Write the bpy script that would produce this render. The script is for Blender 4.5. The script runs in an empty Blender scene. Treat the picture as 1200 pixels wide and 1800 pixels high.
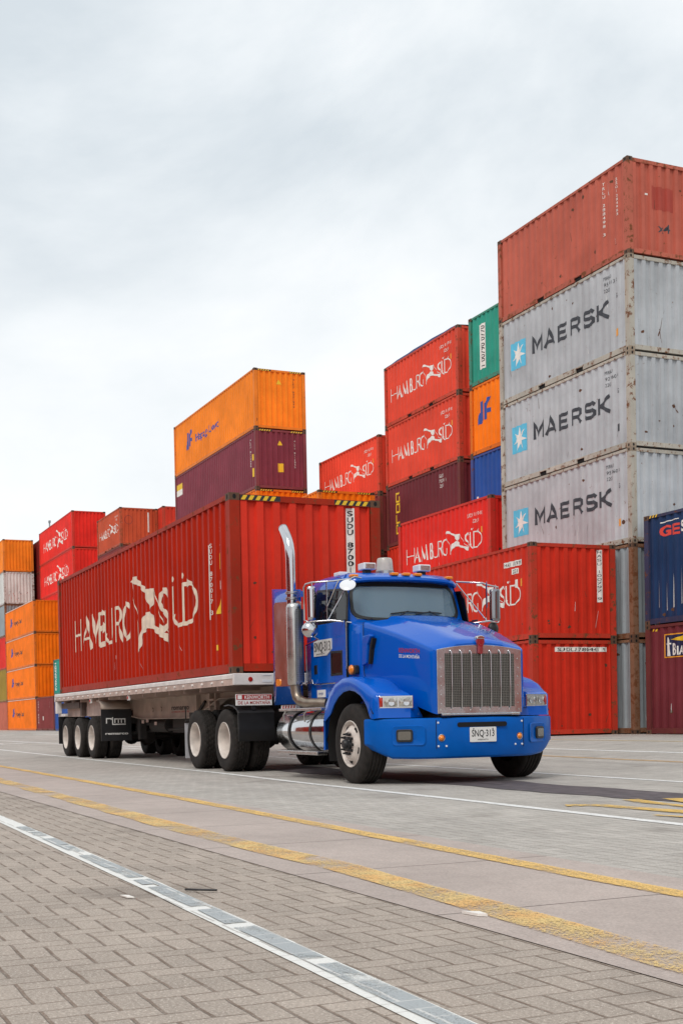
import bpy, bmesh, math, random
from mathutils import Vector, Matrix
random.seed(7)
SC = bpy.context.scene
COL = SC.collection
PI = math.pi
R = math.radians

# ------------------------------------------------------------------ camera
cam_d = bpy.data.cameras.new('camera')
cam = bpy.data.objects.new('camera', cam_d)
COL.objects.link(cam)
rt = Vector((0.41066181, 0.9115755, -0.0196718))
up = Vector((-0.01372861, 0.02775435, 0.9995205))
fw = Vector((-0.91168438, 0.41019483, -0.02391232))
rt.normalize(); fw = (fw - rt * fw.dot(rt)).normalized(); up = rt.cross(fw)
cam.matrix_world = Matrix(((rt.x, up.x, -fw.x, 19.0452), (rt.y, up.y, -fw.y, -6.69425),
                           (rt.z, up.z, -fw.z, 0.864697), (0, 0, 0, 1)))
cam_d.sensor_fit = 'VERTICAL'
cam_d.sensor_height = 36.0
cam_d.sensor_width = 24.0
cam_d.lens = 2208.14 / 1800 * 36.0
cam_d.shift_y = (1312.32 - 900) / 1800
cam_d.clip_start = 0.1
cam_d.clip_end = 4000
SC.camera = cam

# ------------------------------------------------------------------ world
SUN_EL, SUN_AZ = 50, 138          # degrees; azimuth measured from +Y clockwise
W = bpy.data.worlds.new('World'); SC.world = W; W.use_nodes = True
nt = W.node_tree; N = nt.nodes; L = nt.links
for n in list(N): N.remove(n)
wo = N.new('ShaderNodeOutputWorld'); bg = N.new('ShaderNodeBackground')
sky = N.new('ShaderNodeTexSky'); sky.sky_type = 'NISHITA'; sky.sun_disc = False
sky.sun_elevation = R(SUN_EL); sky.sun_rotation = R(SUN_AZ)
tc = N.new('ShaderNodeTexCoord'); mp = N.new('ShaderNodeMapping')
mp.inputs['Scale'].default_value = (1.15, 1.15, 1.9); mp.inputs['Location'].default_value = (3.3, 1.7, 0.9)
n1 = N.new('ShaderNodeTexNoise'); n1.inputs['Scale'].default_value = 1.9; n1.inputs['Detail'].default_value = 9
n1.inputs['Roughness'].default_value = 0.56; n1.inputs['Distortion'].default_value = 0.25
L.new(tc.outputs['Generated'], mp.inputs[0]); L.new(mp.outputs[0], n1.inputs['Vector'])
cr = N.new('ShaderNodeValToRGB')
cr.color_ramp.elements[0].position = 0.36; cr.color_ramp.elements[0].color = (0.64, 0.70, 0.745, 1)
cr.color_ramp.elements[1].position = 0.60; cr.color_ramp.elements[1].color = (0.93, 0.95, 0.96, 1)
e = cr.color_ramp.elements.new(0.48); e.color = (0.79, 0.835, 0.865, 1)
L.new(n1.outputs['Fac'], cr.inputs[0])
sep = N.new('ShaderNodeSeparateXYZ'); L.new(tc.outputs['Generated'], sep.inputs[0])
mr = N.new('ShaderNodeMapRange'); mr.inputs['From Min'].default_value = 0.02; mr.inputs['From Max'].default_value = 0.42
mr.inputs['To Min'].default_value = 0.80; mr.inputs['To Max'].default_value = 0.0
L.new(sep.outputs['Z'], mr.inputs['Value'])
mx = N.new('ShaderNodeMix'); mx.data_type = 'RGBA'; mx.inputs[7].default_value = (0.93, 0.945, 0.95, 1)
L.new(mr.outputs[0], mx.inputs[0]); L.new(cr.outputs[0], mx.inputs[6])
sk = N.new('ShaderNodeVectorMath'); sk.operation = 'SCALE'; sk.inputs['Scale'].default_value = 0.08
L.new(sky.outputs[0], sk.inputs[0])
m2 = N.new('ShaderNodeMix'); m2.data_type = 'RGBA'; m2.inputs[0].default_value = 0.94
L.new(sk.outputs[0], m2.inputs[6]); L.new(mx.outputs[2], m2.inputs[7])
L.new(m2.outputs[2], bg.inputs[0]); bg.inputs[1].default_value = 1.0
L.new(bg.outputs[0], wo.inputs[0])

# ------------------------------------------------------------------ sun (veiled)
sd = bpy.data.lights.new('sun', 'SUN'); sd.energy = 1.35; sd.angle = R(18); sd.color = (1.0, 0.95, 0.88)
sun = bpy.data.objects.new('sun', sd); COL.objects.link(sun)
sdir = Vector((math.sin(R(SUN_AZ)) * math.cos(R(SUN_EL)), math.cos(R(SUN_AZ)) * math.cos(R(SUN_EL)), math.sin(R(SUN_EL))))
sun.rotation_euler = sdir.to_track_quat('Z', 'Y').to_euler()
sun.location = (0, 0, 60)

SC.view_settings.view_transform = 'Standard'; SC.view_settings.look = 'None'
SC.view_settings.exposure = 0.19; SC.view_settings.gamma = 1.0
SC.render.engine = 'CYCLES'
SC.cycles.max_bounces = 6; SC.cycles.diffuse_bounces = 3; SC.cycles.glossy_bounces = 4; SC.cycles.transparent_max_bounces = 8

# ------------------------------------------------------------------ helpers
class MB:
    def __init__(s): s.v = []; s.f = []; s.m = []; s.M = None
    def add(s, vs, fs, mi=0):
        b = len(s.v)
        for p in vs:
            p = Vector(p)
            if s.M is not None: p = s.M @ p
            s.v.append(p)
        for f in fs: s.f.append([b + i for i in f]); s.m.append(mi)
        return s
    def box(s, x0, x1, y0, y1, z0, z1, mi=0):
        return s.add([(x0,y0,z0),(x1,y0,z0),(x1,y1,z0),(x0,y1,z0),(x0,y0,z1),(x1,y0,z1),(x1,y1,z1),(x0,y1,z1)],
                     [(0,3,2,1),(4,5,6,7),(0,1,5,4),(1,2,6,5),(2,3,7,6),(3,0,4,7)], mi)
    def prism(s, poly, ax, a0, a1, mi=0):
        # poly: 2D points; ax 'x': (y,z), 'y': (x,z), 'z': (x,y)
        def P(p, a): return {'x': (a, p[0], p[1]), 'y': (p[0], a, p[1]), 'z': (p[0], p[1], a)}[ax]
        n = len(poly)
        ar = sum(poly[i][0]*poly[(i+1)%n][1]-poly[(i+1)%n][0]*poly[i][1] for i in range(n))
        if (ar < 0) != (ax == 'y'): poly = poly[::-1]
        vs = [P(p, a0) for p in poly] + [P(p, a1) for p in poly]
        fs = [tuple(range(n))[::-1], tuple(range(n, 2*n))] + [(i, (i+1) % n, n+(i+1) % n, n+i) for i in range(n)]
        if a1 < a0: fs = [f[::-1] for f in fs]
        return s.add(vs, fs, mi)
    def grid(s, rows, mi=0, closed=False, flip=False):
        n = len(rows[0]); vs = [p for r in rows for p in r]; fs = []
        for i in range(len(rows)-1):
            for j in range(n if closed else n-1):
                k = (j+1) % n
                q = (i*n+j, i*n+k, (i+1)*n+k, (i+1)*n+j)
                fs.append(q[::-1] if flip else q)
        return s.add(vs, fs, mi)
    def tube(s, pts, r, n=10, caps=True, mi=0):
        pts = [Vector(p) for p in pts]; rr = r if isinstance(r, (list, tuple)) else [r]*len(pts)
        rows = []; prev = None
        for i, p in enumerate(pts):
            t = (pts[min(i+1, len(pts)-1)] - pts[max(i-1, 0)]).normalized()
            if prev is None:
                a = Vector((0,0,1)) if abs(t.z) < .9 else Vector((1,0,0))
                u = t.cross(a).normalized()
            else: u = (prev - t * prev.dot(t)).normalized()
            prev = u; w = t.cross(u)
            rows.append([p + (u*math.cos(2*PI*k/n) + w*math.sin(2*PI*k/n))*rr[i] for k in range(n)])
        b = len(s.v); s.grid(rows, mi, closed=True)
        if caps:
            s.f.append([b+k for k in range(n)][::-1]); s.m.append(mi)
            s.f.append([b+(len(pts)-1)*n+k for k in range(n)]); s.m.append(mi)
        return s
    def lathe(s, prof, c, ax='y', n=40, mi=0, rfun=None, flip=False):
        # prof: (r, a) list; revolve about axis through c
        rows = []
        for pi_, (r, a) in enumerate(prof):
            row = []
            for k in range(n):
                t = 2*PI*k/n; q = r if rfun is None else rfun(pi_, k, r)
                u, w = q*math.cos(t), q*math.sin(t)
                row.append({'y': (c[0]+u, c[1]+a, c[2]+w), 'x': (c[0]+a, c[1]+u, c[2]+w), 'z': (c[0]+u, c[1]+w, c[2]+a)}[ax])
            rows.append(row)
        return s.grid(rows, mi, closed=True, flip=flip)
    def build(s, name, mat, parent=None, smooth=None, bevel=0, seg=2):
        me = bpy.data.meshes.new(name); me.from_pydata([tuple(p) for p in s.v], [], s.f)
        mats = mat if isinstance(mat, (list, tuple)) else [mat]
        for m in mats: me.materials.append(m)
        if len(mats) > 1: me.polygons.foreach_set('material_index', s.m)
        me.update()
        if smooth is not None:
            me.polygons.foreach_set('use_smooth', [True]*len(me.polygons)); me.set_sharp_from_angle(angle=R(smooth))
        o = bpy.data.objects.new(name, me); COL.objects.link(o)
        if parent is not None: o.parent = parent
        if bevel:
            b = o.modifiers.new('bevel', 'BEVEL'); b.width = bevel; b.segments = seg; b.limit_method = 'ANGLE'; b.angle_limit = R(35)
            b.harden_normals = False
        return o

def thing(name, label, cat, loc=(0,0,0), rz=0, group=None):
    o = bpy.data.objects.new(name, None); COL.objects.link(o); o.location = loc; o.rotation_euler = (0,0,rz)
    o.empty_display_size = 0.3
    o['label'] = label; o['category'] = cat
    if group: o['group'] = group
    return o
def tag(o, label, cat, group=None):
    o['label'] = label; o['category'] = cat
    if group: o['group'] = group
    return o

# ------------------------------------------------------------------ materials
def nmat(name):
    m = bpy.data.materials.new(name); m.use_nodes = True
    b = m.node_tree.nodes['Principled BSDF']
    return m, m.node_tree.nodes, m.node_tree.links, b
def simple(name, col, rough=.5, metal=0, coat=0, spec=.5, noise=0.0, nscale=8, bump=0, emit=None, es=1):
    m, N, L, b = nmat(name)
    b.inputs['Base Color'].default_value = (*col, 1); b.inputs['Roughness'].default_value = rough
    b.inputs['Metallic'].default_value = metal; b.inputs['Coat Weight'].default_value = coat
    b.inputs['Specular IOR Level'].default_value = spec
    if noise or bump:
        tc = N.new('ShaderNodeTexCoord'); n = N.new('ShaderNodeTexNoise'); n.inputs['Scale'].default_value = nscale
        n.inputs['Detail'].default_value = 6
        L.new(tc.outputs['Object'], n.inputs['Vector'])
        if noise:
            mr = N.new('ShaderNodeMapRange'); mr.inputs['To Min'].default_value = 1-noise; mr.inputs['To Max'].default_value = 1+noise
            mr.inputs['From Min'].default_value = .3; mr.inputs['From Max'].default_value = .7
            L.new(n.outputs['Fac'], mr.inputs['Value'])
            v = N.new('ShaderNodeVectorMath'); v.operation = 'SCALE'; v.inputs[0].default_value = col
            L.new(mr.outputs[0], v.inputs['Scale']); L.new(v.outputs[0], b.inputs['Base Color'])
            mr2 = N.new('ShaderNodeMapRange'); mr2.inputs['To Min'].default_value = max(0, rough-.12); mr2.inputs['To Max'].default_value = min(1, rough+.15)
            L.new(n.outputs['Fac'], mr2.inputs['Value']); L.new(mr2.outputs[0], b.inputs['Roughness'])
        if bump:
            bp = N.new('ShaderNodeBump'); bp.inputs['Strength'].default_value = bump; bp.inputs['Distance'].default_value = .01
            L.new(n.outputs['Fac'], bp.inputs['Height']); L.new(bp.outputs[0], b.inputs['Normal'])
    if emit:
        b.inputs['Emission Color'].default_value = (*emit, 1); b.inputs['Emission Strength'].default_value = es
    return m

def steel_paint(name, col, rust=.3, fade=.17, rough=.5, streak=.5, dirt=(.16,.07,.04)):
    """weathered container paint: patchy fading, vertical rust streaks, rust spots; varies from one container to the next"""
    m, N, L, b = nmat(name)
    tc = N.new('ShaderNodeTexCoord'); oi = N.new('ShaderNodeObjectInfo')
    sc = N.new('ShaderNodeMath'); sc.operation = 'MULTIPLY'; sc.inputs[1].default_value = 173.0
    L.new(oi.outputs['Random'], sc.inputs[0])
    ad = N.new('ShaderNodeVectorMath'); ad.operation = 'ADD'
    L.new(tc.outputs['Object'], ad.inputs[0]); L.new(sc.outputs[0], ad.inputs[1])
    # large fading
    n1 = N.new('ShaderNodeTexNoise'); n1.inputs['Scale'].default_value = .7; n1.inputs['Detail'].default_value = 5; n1.inputs['Roughness'].default_value = .65
    L.new(ad.outputs[0], n1.inputs['Vector'])
    mr = N.new('ShaderNodeMapRange'); mr.inputs['From Min'].default_value = .3; mr.inputs['From Max'].default_value = .7
    mr.inputs['To Min'].default_value = 1-fade; mr.inputs['To Max'].default_value = 1+fade
    L.new(n1.outputs['Fac'], mr.inputs['Value'])
    # streaks
    mp = N.new('ShaderNodeMapping'); mp.inputs['Scale'].default_value = (11, 11, .45)
    L.new(ad.outputs[0], mp.inputs[0])
    n2 = N.new('ShaderNodeTexNoise'); n2.inputs['Scale'].default_value = 1.0; n2.inputs['Detail'].default_value = 6; n2.inputs['Roughness'].default_value = .7
    L.new(mp.outputs[0], n2.inputs['Vector'])
    s2 = N.new('ShaderNodeMapRange'); s2.inputs['From Min'].default_value = .52; s2.inputs['From Max'].default_value = .80
    s2.inputs['To Max'].default_value = streak
    L.new(n2.outputs['Fac'], s2.inputs['Value'])
    # spots
    n3 = N.new('ShaderNodeTexNoise'); n3.inputs['Scale'].default_value = 5.5; n3.inputs['Detail'].default_value = 8; n3.inputs['Roughness'].default_value = .72
    L.new(ad.outputs[0], n3.inputs['Vector'])
    s3 = N.new('ShaderNodeMapRange'); s3.inputs['From Min'].default_value = .74 - rust*.22; s3.inputs['From Max'].default_value = .80 - rust*.20
    L.new(n3.outputs['Fac'], s3.inputs['Value'])
    v = N.new('ShaderNodeVectorMath'); v.operation = 'SCALE'; v.inputs[0].default_value = col
    L.new(mr.outputs[0], v.inputs['Scale'])
    lum = sum(col)/3
    a = N.new('ShaderNodeMix'); a.data_type = 'RGBA'
    a.inputs[7].default_value = (col[0]*.45+dirt[0]*.5, col[1]*.45+dirt[1]*.5, col[2]*.45+dirt[2]*.5, 1)
    L.new(s2.outputs[0], a.inputs[0]); L.new(v.outputs[0], a.inputs[6])
    c = N.new('ShaderNodeMix'); c.data_type = 'RGBA'; c.inputs[7].default_value = (.17, .065, .03, 1)
    L.new(s3.outputs[0], c.inputs[0]); L.new(a.outputs[2], c.inputs[6])
    # pale scuffs and scrapes
    mp4 = N.new('ShaderNodeMapping'); mp4.inputs['Scale'].default_value = (3.0, 3.0, 1.1); mp4.inputs['Rotation'].default_value = (.3, .2, 0); L.new(ad.outputs[0], mp4.inputs[0])
    n4 = N.new('ShaderNodeTexNoise'); n4.inputs['Scale'].default_value = 4.2; n4.inputs['Detail'].default_value = 10; n4.inputs['Roughness'].default_value = .82
    L.new(mp4.outputs[0], n4.inputs['Vector'])
    s4 = N.new('ShaderNodeMapRange'); s4.inputs['From Min'].default_value = .66; s4.inputs['From Max'].default_value = .76; s4.inputs['To Max'].default_value = .55
    L.new(n4.outputs['Fac'], s4.inputs['Value'])
    c2 = N.new('ShaderNodeMix'); c2.data_type = 'RGBA'; c2.inputs[7].default_value = (min(1,col[0]*.7+.25), min(1,col[1]*.7+.20), min(1,col[2]*.7+.17), 1)
    L.new(s4.outputs[0], c2.inputs[0]); L.new(c.outputs[2], c2.inputs[6]); c = c2
    # per container brightness
    pv = N.new('ShaderNodeMapRange'); pv.inputs['To Min'].default_value = .93; pv.inputs['To Max'].default_value = 1.07
    L.new(oi.outputs['Random'], pv.inputs['Value'])
    v2 = N.new('ShaderNodeVectorMath'); v2.operation = 'SCALE'; L.new(c.outputs[2], v2.inputs[0]); L.new(pv.outputs[0], v2.inputs['Scale'])
    L.new(v2.outputs[0], b.inputs['Base Color'])
    rr = N.new('ShaderNodeMapRange'); rr.inputs['To Min'].default_value = rough; rr.inputs['To Max'].default_value = .9
    L.new(s3.outputs[0], rr.inputs['Value']); L.new(rr.outputs[0], b.inputs['Roughness'])
    b.inputs['Specular IOR Level'].default_value = .09
    bp = N.new('ShaderNodeBump'); bp.inputs['Strength'].default_value = .6; bp.inputs['Distance'].default_value = .035
    L.new(n1.outputs['Fac'], bp.inputs['Height']); L.new(bp.outputs[0], b.inputs['Normal'])
    return m

PAL = {  # container paints
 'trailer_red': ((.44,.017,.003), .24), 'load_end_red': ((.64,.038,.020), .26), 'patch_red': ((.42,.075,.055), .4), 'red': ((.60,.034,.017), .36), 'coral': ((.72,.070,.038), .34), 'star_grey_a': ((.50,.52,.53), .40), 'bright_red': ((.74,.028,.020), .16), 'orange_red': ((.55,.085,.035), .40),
 'deep_red': ((.60,.045,.025), .30), 'dark_red': ((.16,.014,.014), .30), 'brown_red': ((.50,.125,.085), .50), 'maroon': ((.16,.030,.038), .22),
 'plum': ((.22,.045,.065), .16), 'orange': ((.90,.24,.020), .16), 'far_orange': ((.92,.20,.008), .20), 'grey': ((.47,.49,.51), .46),
 'blue_grey': ((.30,.34,.36), .50), 'green': ((.035,.32,.23), .28), 'blue': ((.025,.085,.33), .26), 'navy': ((.018,.045,.12), .30),
 'white': ((.68,.68,.66), .50), 'olive': ((.36,.24,.04), .35), 'salmon': ((.50,.14,.09), .35), 'teal': ((.03,.30,.24), .20), 'wine': ((.25,.045,.045), .35)}
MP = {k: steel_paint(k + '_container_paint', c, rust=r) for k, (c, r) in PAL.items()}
def mixc(a, b, t): return tuple(a[i]*(1-t)+b[i]*t for i in range(3))
FR = {k: steel_paint(k + '_frame_paint', mixc(c, (.16,.08,.05), .22), rust=min(1.0, r+.55), streak=.9) for k, (c, r) in PAL.items()}
FR['blue_grey'] = steel_paint('rusty_post_paint', (.24,.13,.08), rust=1.1, streak=1)
FR['grey'] = steel_paint('grey_rusty_frame_paint', (.46,.43,.37), rust=.92, streak=1, dirt=(.4,.2,.08))
MP['castings'] = steel_paint('rusty_casting_steel', (.13,.075,.05), rust=.6)
MP['casting_grey'] = steel_paint('dirty_grey_casting', (.30,.24,.18), rust=.8)
HOLE = simple('dark_hollow', (.006,.005,.005), .9)
W_PAINT = simple('white_lettering_paint', (.80,.77,.72), .55, noise=.08, nscale=14)
C_PAINT = simple('cream_lettering_paint', (.74,.62,.50), .55, noise=.12, nscale=9)
B_PAINT = simple('charcoal_lettering_paint', (.035,.038,.048), .55, noise=.2, nscale=9)
K_PAINT = simple('black_print', (.02,.02,.022), .6)
Y_PAINT = simple('yellow_lettering_paint', (.80,.50,.02), .5)
HB_PAINT = simple('royal_blue_lettering', (.02,.06,.32), .5)
SB_PAINT = simple('sky_blue_square_paint', (.10,.50,.72), .5, noise=.08)
R_PAINT = simple('red_lettering_paint', (.72,.05,.03), .5)
O_PAINT = simple('orange_sticker', (.85,.35,.02), .5)
# ------------------------------------------------------------------ containers
HS, LS = 1.095, 1.094                       # plan scale of the yard
L20, L40, WID = 6.058*HS, 12.192*HS, 2.438*LS
P_SIDE, P_END = .304, .284
INS = .022
def corr(t, p, depth, F4=(.27, .50, .77)):
    """depth of the corrugation below the outer flats at position t"""
    a = (t % p)/p
    A_, B_, C_ = F4
    if a < A_: return 0
    if a < B_: return depth*(a-A_)/(B_-A_)
    if a < C_: return depth
    return depth*(1-(a-C_)/(1-C_))
FE = (.40, .50, .90)
def breaks(t0, t1, p, F4=(.27, .50, .77)):
    out = [t0]
    k = math.floor(t0/p)
    while k*p < t1:
        for a in (0,) + F4:
            q = (k+a)*p
            if t0 + 1e-4 < q < t1 - 1e-4: out.append(q)
        k += 1
    return sorted(out) + [t1]
DS, DE = .036, .050
def side_d(x): return INS + corr(-x - .18, P_SIDE, DS)
def end_d(y): return INS + corr(y - .19, P_END, DE, FE)

cache = {}
def cmesh(key, fn):
    if key not in cache:
        mb = fn(); me = bpy.data.meshes.new(key[0])
        me.from_pydata([tuple(p) for p in mb.v], [], mb.f); n = max(mb.m)+1 if mb.m else 1
        for _ in range(n): me.materials.append(None)
        me.polygons.foreach_set('material_index', mb.m); me.update(); cache[key] = me
    return cache[key]
def inst(name, me, mats, parent, loc=(0,0,0), rot=(0,0,0)):
    o = bpy.data.objects.new(name, me); COL.objects.link(o); o.parent = parent; o.location = loc; o.rotation_euler = rot
    for i, m in enumerate(mats):
        o.material_slots[i].link = 'OBJECT'; o.material_slots[i].material = m
    return o

def m_side(Ln, H, sgn):
    mb = MB(); xs = breaks(.18, Ln-.18, P_SIDE) if False else [t+.18 for t in breaks(0, Ln-.36, P_SIDE)]
    z0, z1 = .165, H-.085
    lo = []; hi = []
    for t in xs:
        d = side_d(-t); y = d if sgn < 0 else WID - d
        lo.append((-t, y, z0)); hi.append((-t, y, z1))
    mb.grid([lo, hi], flip=(sgn < 0)); return mb
def m_end(Ln, H, sgn):
    mb = MB(); ys = [t+.19 for t in breaks(0, WID-.38, P_END, FE)]
    z0, z1 = .165, H-.10; lo = []; hi = []
    for t in ys:
        x = -end_d(t) if sgn > 0 else -Ln + end_d(t)
        lo.append((x, t, z0)); hi.append((x, t, z1))
    mb.grid([lo, hi], flip=(sgn < 0)); return mb
def m_roof(Ln, H):
    mb = MB(); lo = []; hi = []
    for t in [t+.15 for t in breaks(0, Ln-.30, .40)]:
        z = H - .022 - corr(t, .40, .02)
        lo.append((-t, .06, z)); hi.append((-t, WID-.06, z))
    mb.grid([lo, hi]); mb.add([(-.1,.08,.10),(-Ln+.1,.08,.10),(-Ln+.1,WID-.08,.10),(-.1,WID-.08,.10)], [(0,1,2,3)]); return mb
def m_frame(Ln, H, pockets):
    mb = MB()
    for x0 in (-.175, -Ln):
        for y0 in (0, WID-.175):
            mb.box(x0, x0+.175, y0, y0+.175, .118, H-.118)
    z = H-.012
    for y0 in (.012, WID-.075):
        mb.box(-Ln+.19, -.19, y0, y0+.063, z-.075, z)
    if pockets:                          # bottom side rails with two forklift pockets
        c = Ln/2; segs = [(-Ln+.19, -c-1.15), (-c-.78, -c+.78), (-c+1.15, -.19)]
    else: segs = [(-Ln+.19, -.19)]
    for a, b_ in segs:
        for y0 in (.010, WID-.080): mb.box(a, b_, y0, y0+.07, .022, .165)
    if pockets:
        for y0 in (.012, WID-.078):
            for q in (-c-1.15, -c+.78): mb.box(q, q+.37, y0, y0+.066, .125, .163)
    for x0 in (-.090, -Ln+.012):
        mb.box(x0, x0+.078, .19, WID-.19, H-.115, H-.018)
        mb.box(x0, x0+.078, .19, WID-.19, .045, .168)
    return mb
def m_pocket(Ln):
    mb = MB(); c = Ln/2
    for q in (-c-1.15, -c+.78): mb.box(q+.003, q+.367, .05, WID-.05, .024, .122)
    return mb
def m_cast():
    mb = MB(); x, y, z = .195, .175, .118
    mb.box(-x/2, x/2, -y/2, y/2, -z/2, z/2)
    def oval(cx, cz, a, b_, f, n=12):
        mb.add([f(cx+a*math.cos(2*PI*k/n), cz+b_*math.sin(2*PI*k/n)) for k in range(n)], [tuple(range(n))], 1)
    oval(0, 0, .030, .040, lambda u, w: (u, -y/2-.0015, w))
    oval(0, 0, .030, .040, lambda u, w: (-u, y/2+.0015, w))
    oval(0, 0, .030, .040, lambda u, w: (x/2+.0015, u, w))
    oval(0, 0, .030, .040, lambda u, w: (-x/2-.0015, -u, w))
    oval(0, 0, .06, .03, lambda u, w: (u, w, z/2+.0015))
    return mb

# --- lettering laid on the corrugated steel
def disp_build(vs, fs, parent, mat, face, x0, z0, name='lettering', lift=.005):
    """vs: 2-D vertices (u right, w up) in metres.  face 'side' reads along +X on the near long side, 'end' along +Y on the near end"""
    bm = bmesh.new()
    bv = [bm.verts.new((p[0]+x0, (p[2] if len(p) > 2 else 0), p[1]+z0)) for p in vs]
    for f in fs:
        try: bm.faces.new([bv[i] for i in f])
        except ValueError: pass
    if not bm.verts: bm.free(); return None
    a = min(v.co.x for v in bm.verts); b_ = max(v.co.x for v in bm.verts)
    if face == 'side':
        cuts = [-(t+.18) for t in breaks(0, 14, P_SIDE)]; fn = side_d
    elif face == 'end':
        cuts = [t+.19 for t in breaks(0, 3, P_END, FE)]; fn = end_d
    else: cuts = []; fn = lambda t: 0
    for c in cuts:
        if a < c < b_:
            g = bm.verts[:]+bm.edges[:]+bm.faces[:]
            bmesh.ops.bisect_plane(bm, geom=g, plane_co=(c, 0, 0), plane_no=(1, 0, 0), dist=1e-5)
    for v in bm.verts:
        d = fn(v.co.x) if face in ('side', 'end') else 0; e_ = lift + v.co.y
        if face.startswith('side') or face == 'front': v.co = Vector((v.co.x, d - e_, v.co.z))
        else: v.co = Vector((-d + e_, v.co.x, v.co.z))
    me = bpy.data.meshes.new(name); bm.to_mesh(me); bm.free()
    me.materials.append(mat)
    o = bpy.data.objects.new(name, me); COL.objects.link(o); o.parent = parent
    return o

tcache = {}
def text2d(s, h, bold=0.0, wx=1.0, lw=1.0):
    """triangulated outline of a line of text, cap height h, origin at its lower left"""
    key = (s, bold, lw)
    if key not in tcache:
        cu = bpy.data.curves.new('t', 'FONT'); cu.body = s; cu.size = 1; cu.offset = bold; cu.resolution_u = 3
        cu.space_character = lw
        cu.fill_mode = 'FRONT' if hasattr(cu, 'fill_mode') else 'BOTH'
        o = bpy.data.objects.new('t', cu); COL.objects.link(o)
        dg = bpy.context.evaluated_depsgraph_get(); dg.update()
        me = bpy.data.meshes.new_from_object(o.evaluated_get(dg))
        vs = [(v.co.x, v.co.y) for v in me.vertices]; fs = [tuple(p.vertices) for p in me.polygons]
        bpy.data.objects.remove(o); bpy.data.meshes.remove(me); bpy.data.curves.remove(cu)
        mx_, my_ = min(v[0] for v in vs), min(v[1] for v in vs)
        tcache[key] = ([(v[0]-mx_, v[1]) for v in vs], fs)
    vs, fs = tcache[key]
    k = h/.72
    return [(v[0]*k*wx, v[1]*k) for v in vs], fs
def fit(s, w, h, bold=0.0, lw=1.0):
    vs, fs = text2d(s, h, bold, 1.0, lw); q = max(v[0] for v in vs)
    return [(v[0]*w/q, v[1]) for v in vs], fs
def words(parent, s, face, x0, z0, w, h, mat, bold=0.0, name='lettering', lw=1.0, lift=.005):
    vs, fs = fit(s, w, h, bold, lw); return disp_build(vs, fs, parent, mat, face, x0, z0, name, lift)
def vstack(parent, s, face, x0, ztop, w, h, gap, mat, name='lettering', lift=.008, bold=0.0):
    V = []; F = []
    z = ztop
    for ch in s:
        z -= h
        if ch != ' ':
            vs, fs = text2d(ch, h, bold); q = max(v[0] for v in vs); k = min(1, w/q) if ch in '1' else w/q
            b = len(V); V += [(v[0]*k + (w-q*k)/2, v[1]+z-ztop) for v in vs]; F += [tuple(i+b for i in f) for f in fs]
        z -= gap
    return disp_build(V, F, parent, mat, face, x0, ztop, name, lift)
def rect(parent, face, x0, z0, w, h, mat, name='marking', lift=.0045):
    n = 1
    return disp_build([(0,0),(w,0),(w,h),(0,h)], [(0,1,2,3)], parent, mat, face, x0, z0, name, lift)

def ribbon(pts, w, V, F, lift=0):
    """stroke with mitred joins; w number or list"""
    pts = [Vector(p) for p in pts]; n = len(pts); ww = w if isinstance(w, (list, tuple)) else [w]*n
    b = len(V)
    for i, p in enumerate(pts):
        t = (pts[min(i+1, n-1)] - pts[max(i-1, 0)]).normalized()
        if 0 < i < n-1:
            d0 = (pts[i]-pts[i-1]).normalized(); d1 = (pts[i+1]-pts[i]).normalized(); t = (d0+d1)
            t = t.normalized() if t.length > 1e-3 else d0; k_ = 1/max(.45, abs(t.dot(d0)))
        else: k_ = 1
        nn = Vector((-t.y, t.x))*k_
        V.append((p.x+nn.x*ww[i]/2, p.y+nn.y*ww[i]/2, lift)); V.append((p.x-nn.x*ww[i]/2, p.y-nn.y*ww[i]/2, lift))
    for i in range(n-1): F.append((b+2*i, b+2*i+1, b+2*i+3, b+2*i+2))
def arc(cx, cy, rx, ry, a0, a1, n=8):
    return [(cx+rx*math.cos(R(a0+(a1-a0)*k/n)), cy+ry*math.sin(R(a0+(a1-a0)*k/n))) for k in range(n+1)]
T_, K_ = .075, .15
GL = {'H': [([(0,0),(0,1)],T_),([(1,0),(1,1)],T_),([(0,.52),(1,.52)],T_*.8)],
 'A': [([(0,0),(.48,1)],T_*.8),([(.48,1),(1,0)],K_),([(.2,.34),(.82,.34)],T_*.8)],
 'M': [([(0,0),(.08,1)],T_),([(.08,1),(.5,.12)],K_),([(.5,.12),(.86,1)],T_),([(.86,1),(1,0)],K_*.9)],
 'B': [([(.0,0),(.0,1)],K_),([(.06,.96),(.5,.96)]+arc(.5,.75,.3,.21,90,-90)+[(.06,.54)],T_),([(.06,.52),(.55,.52)]+arc(.55,.28,.4,.24,90,-90)+[(.06,.04)],K_*.8)],
 'U': [([(0,1),(0,.3)]+arc(.5,.3,.5,.27,180,360)+[(1,1)],T_)],
 'R': [([(.0,0),(.0,1)],T_),([(.05,.96),(.45,.96)]+arc(.45,.74,.38,.22,90,-90)+[(.05,.52)],T_),([(.4,.52),(1,0)],K_*.8)],
 'G': [(arc(.55,.5,.52,.48,50,320,14),K_*.65),([(1,.08),(1,.42)],T_)],
 'S': [([(.95,.84),(.75,.97),(.45,.99),(.15,.88),(.08,.70),(.25,.56),(.70,.44),(.90,.30),(.88,.12),(.62,.01),(.30,.02),(.02,.14)],K_*.75)],
 'D': [([(.0,0),(.0,1)],K_*.8),([(.0,.96),(.35,.96)]+arc(.35,.5,.62,.46,90,-90,12)+[(.0,.04)],T_)]}
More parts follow.
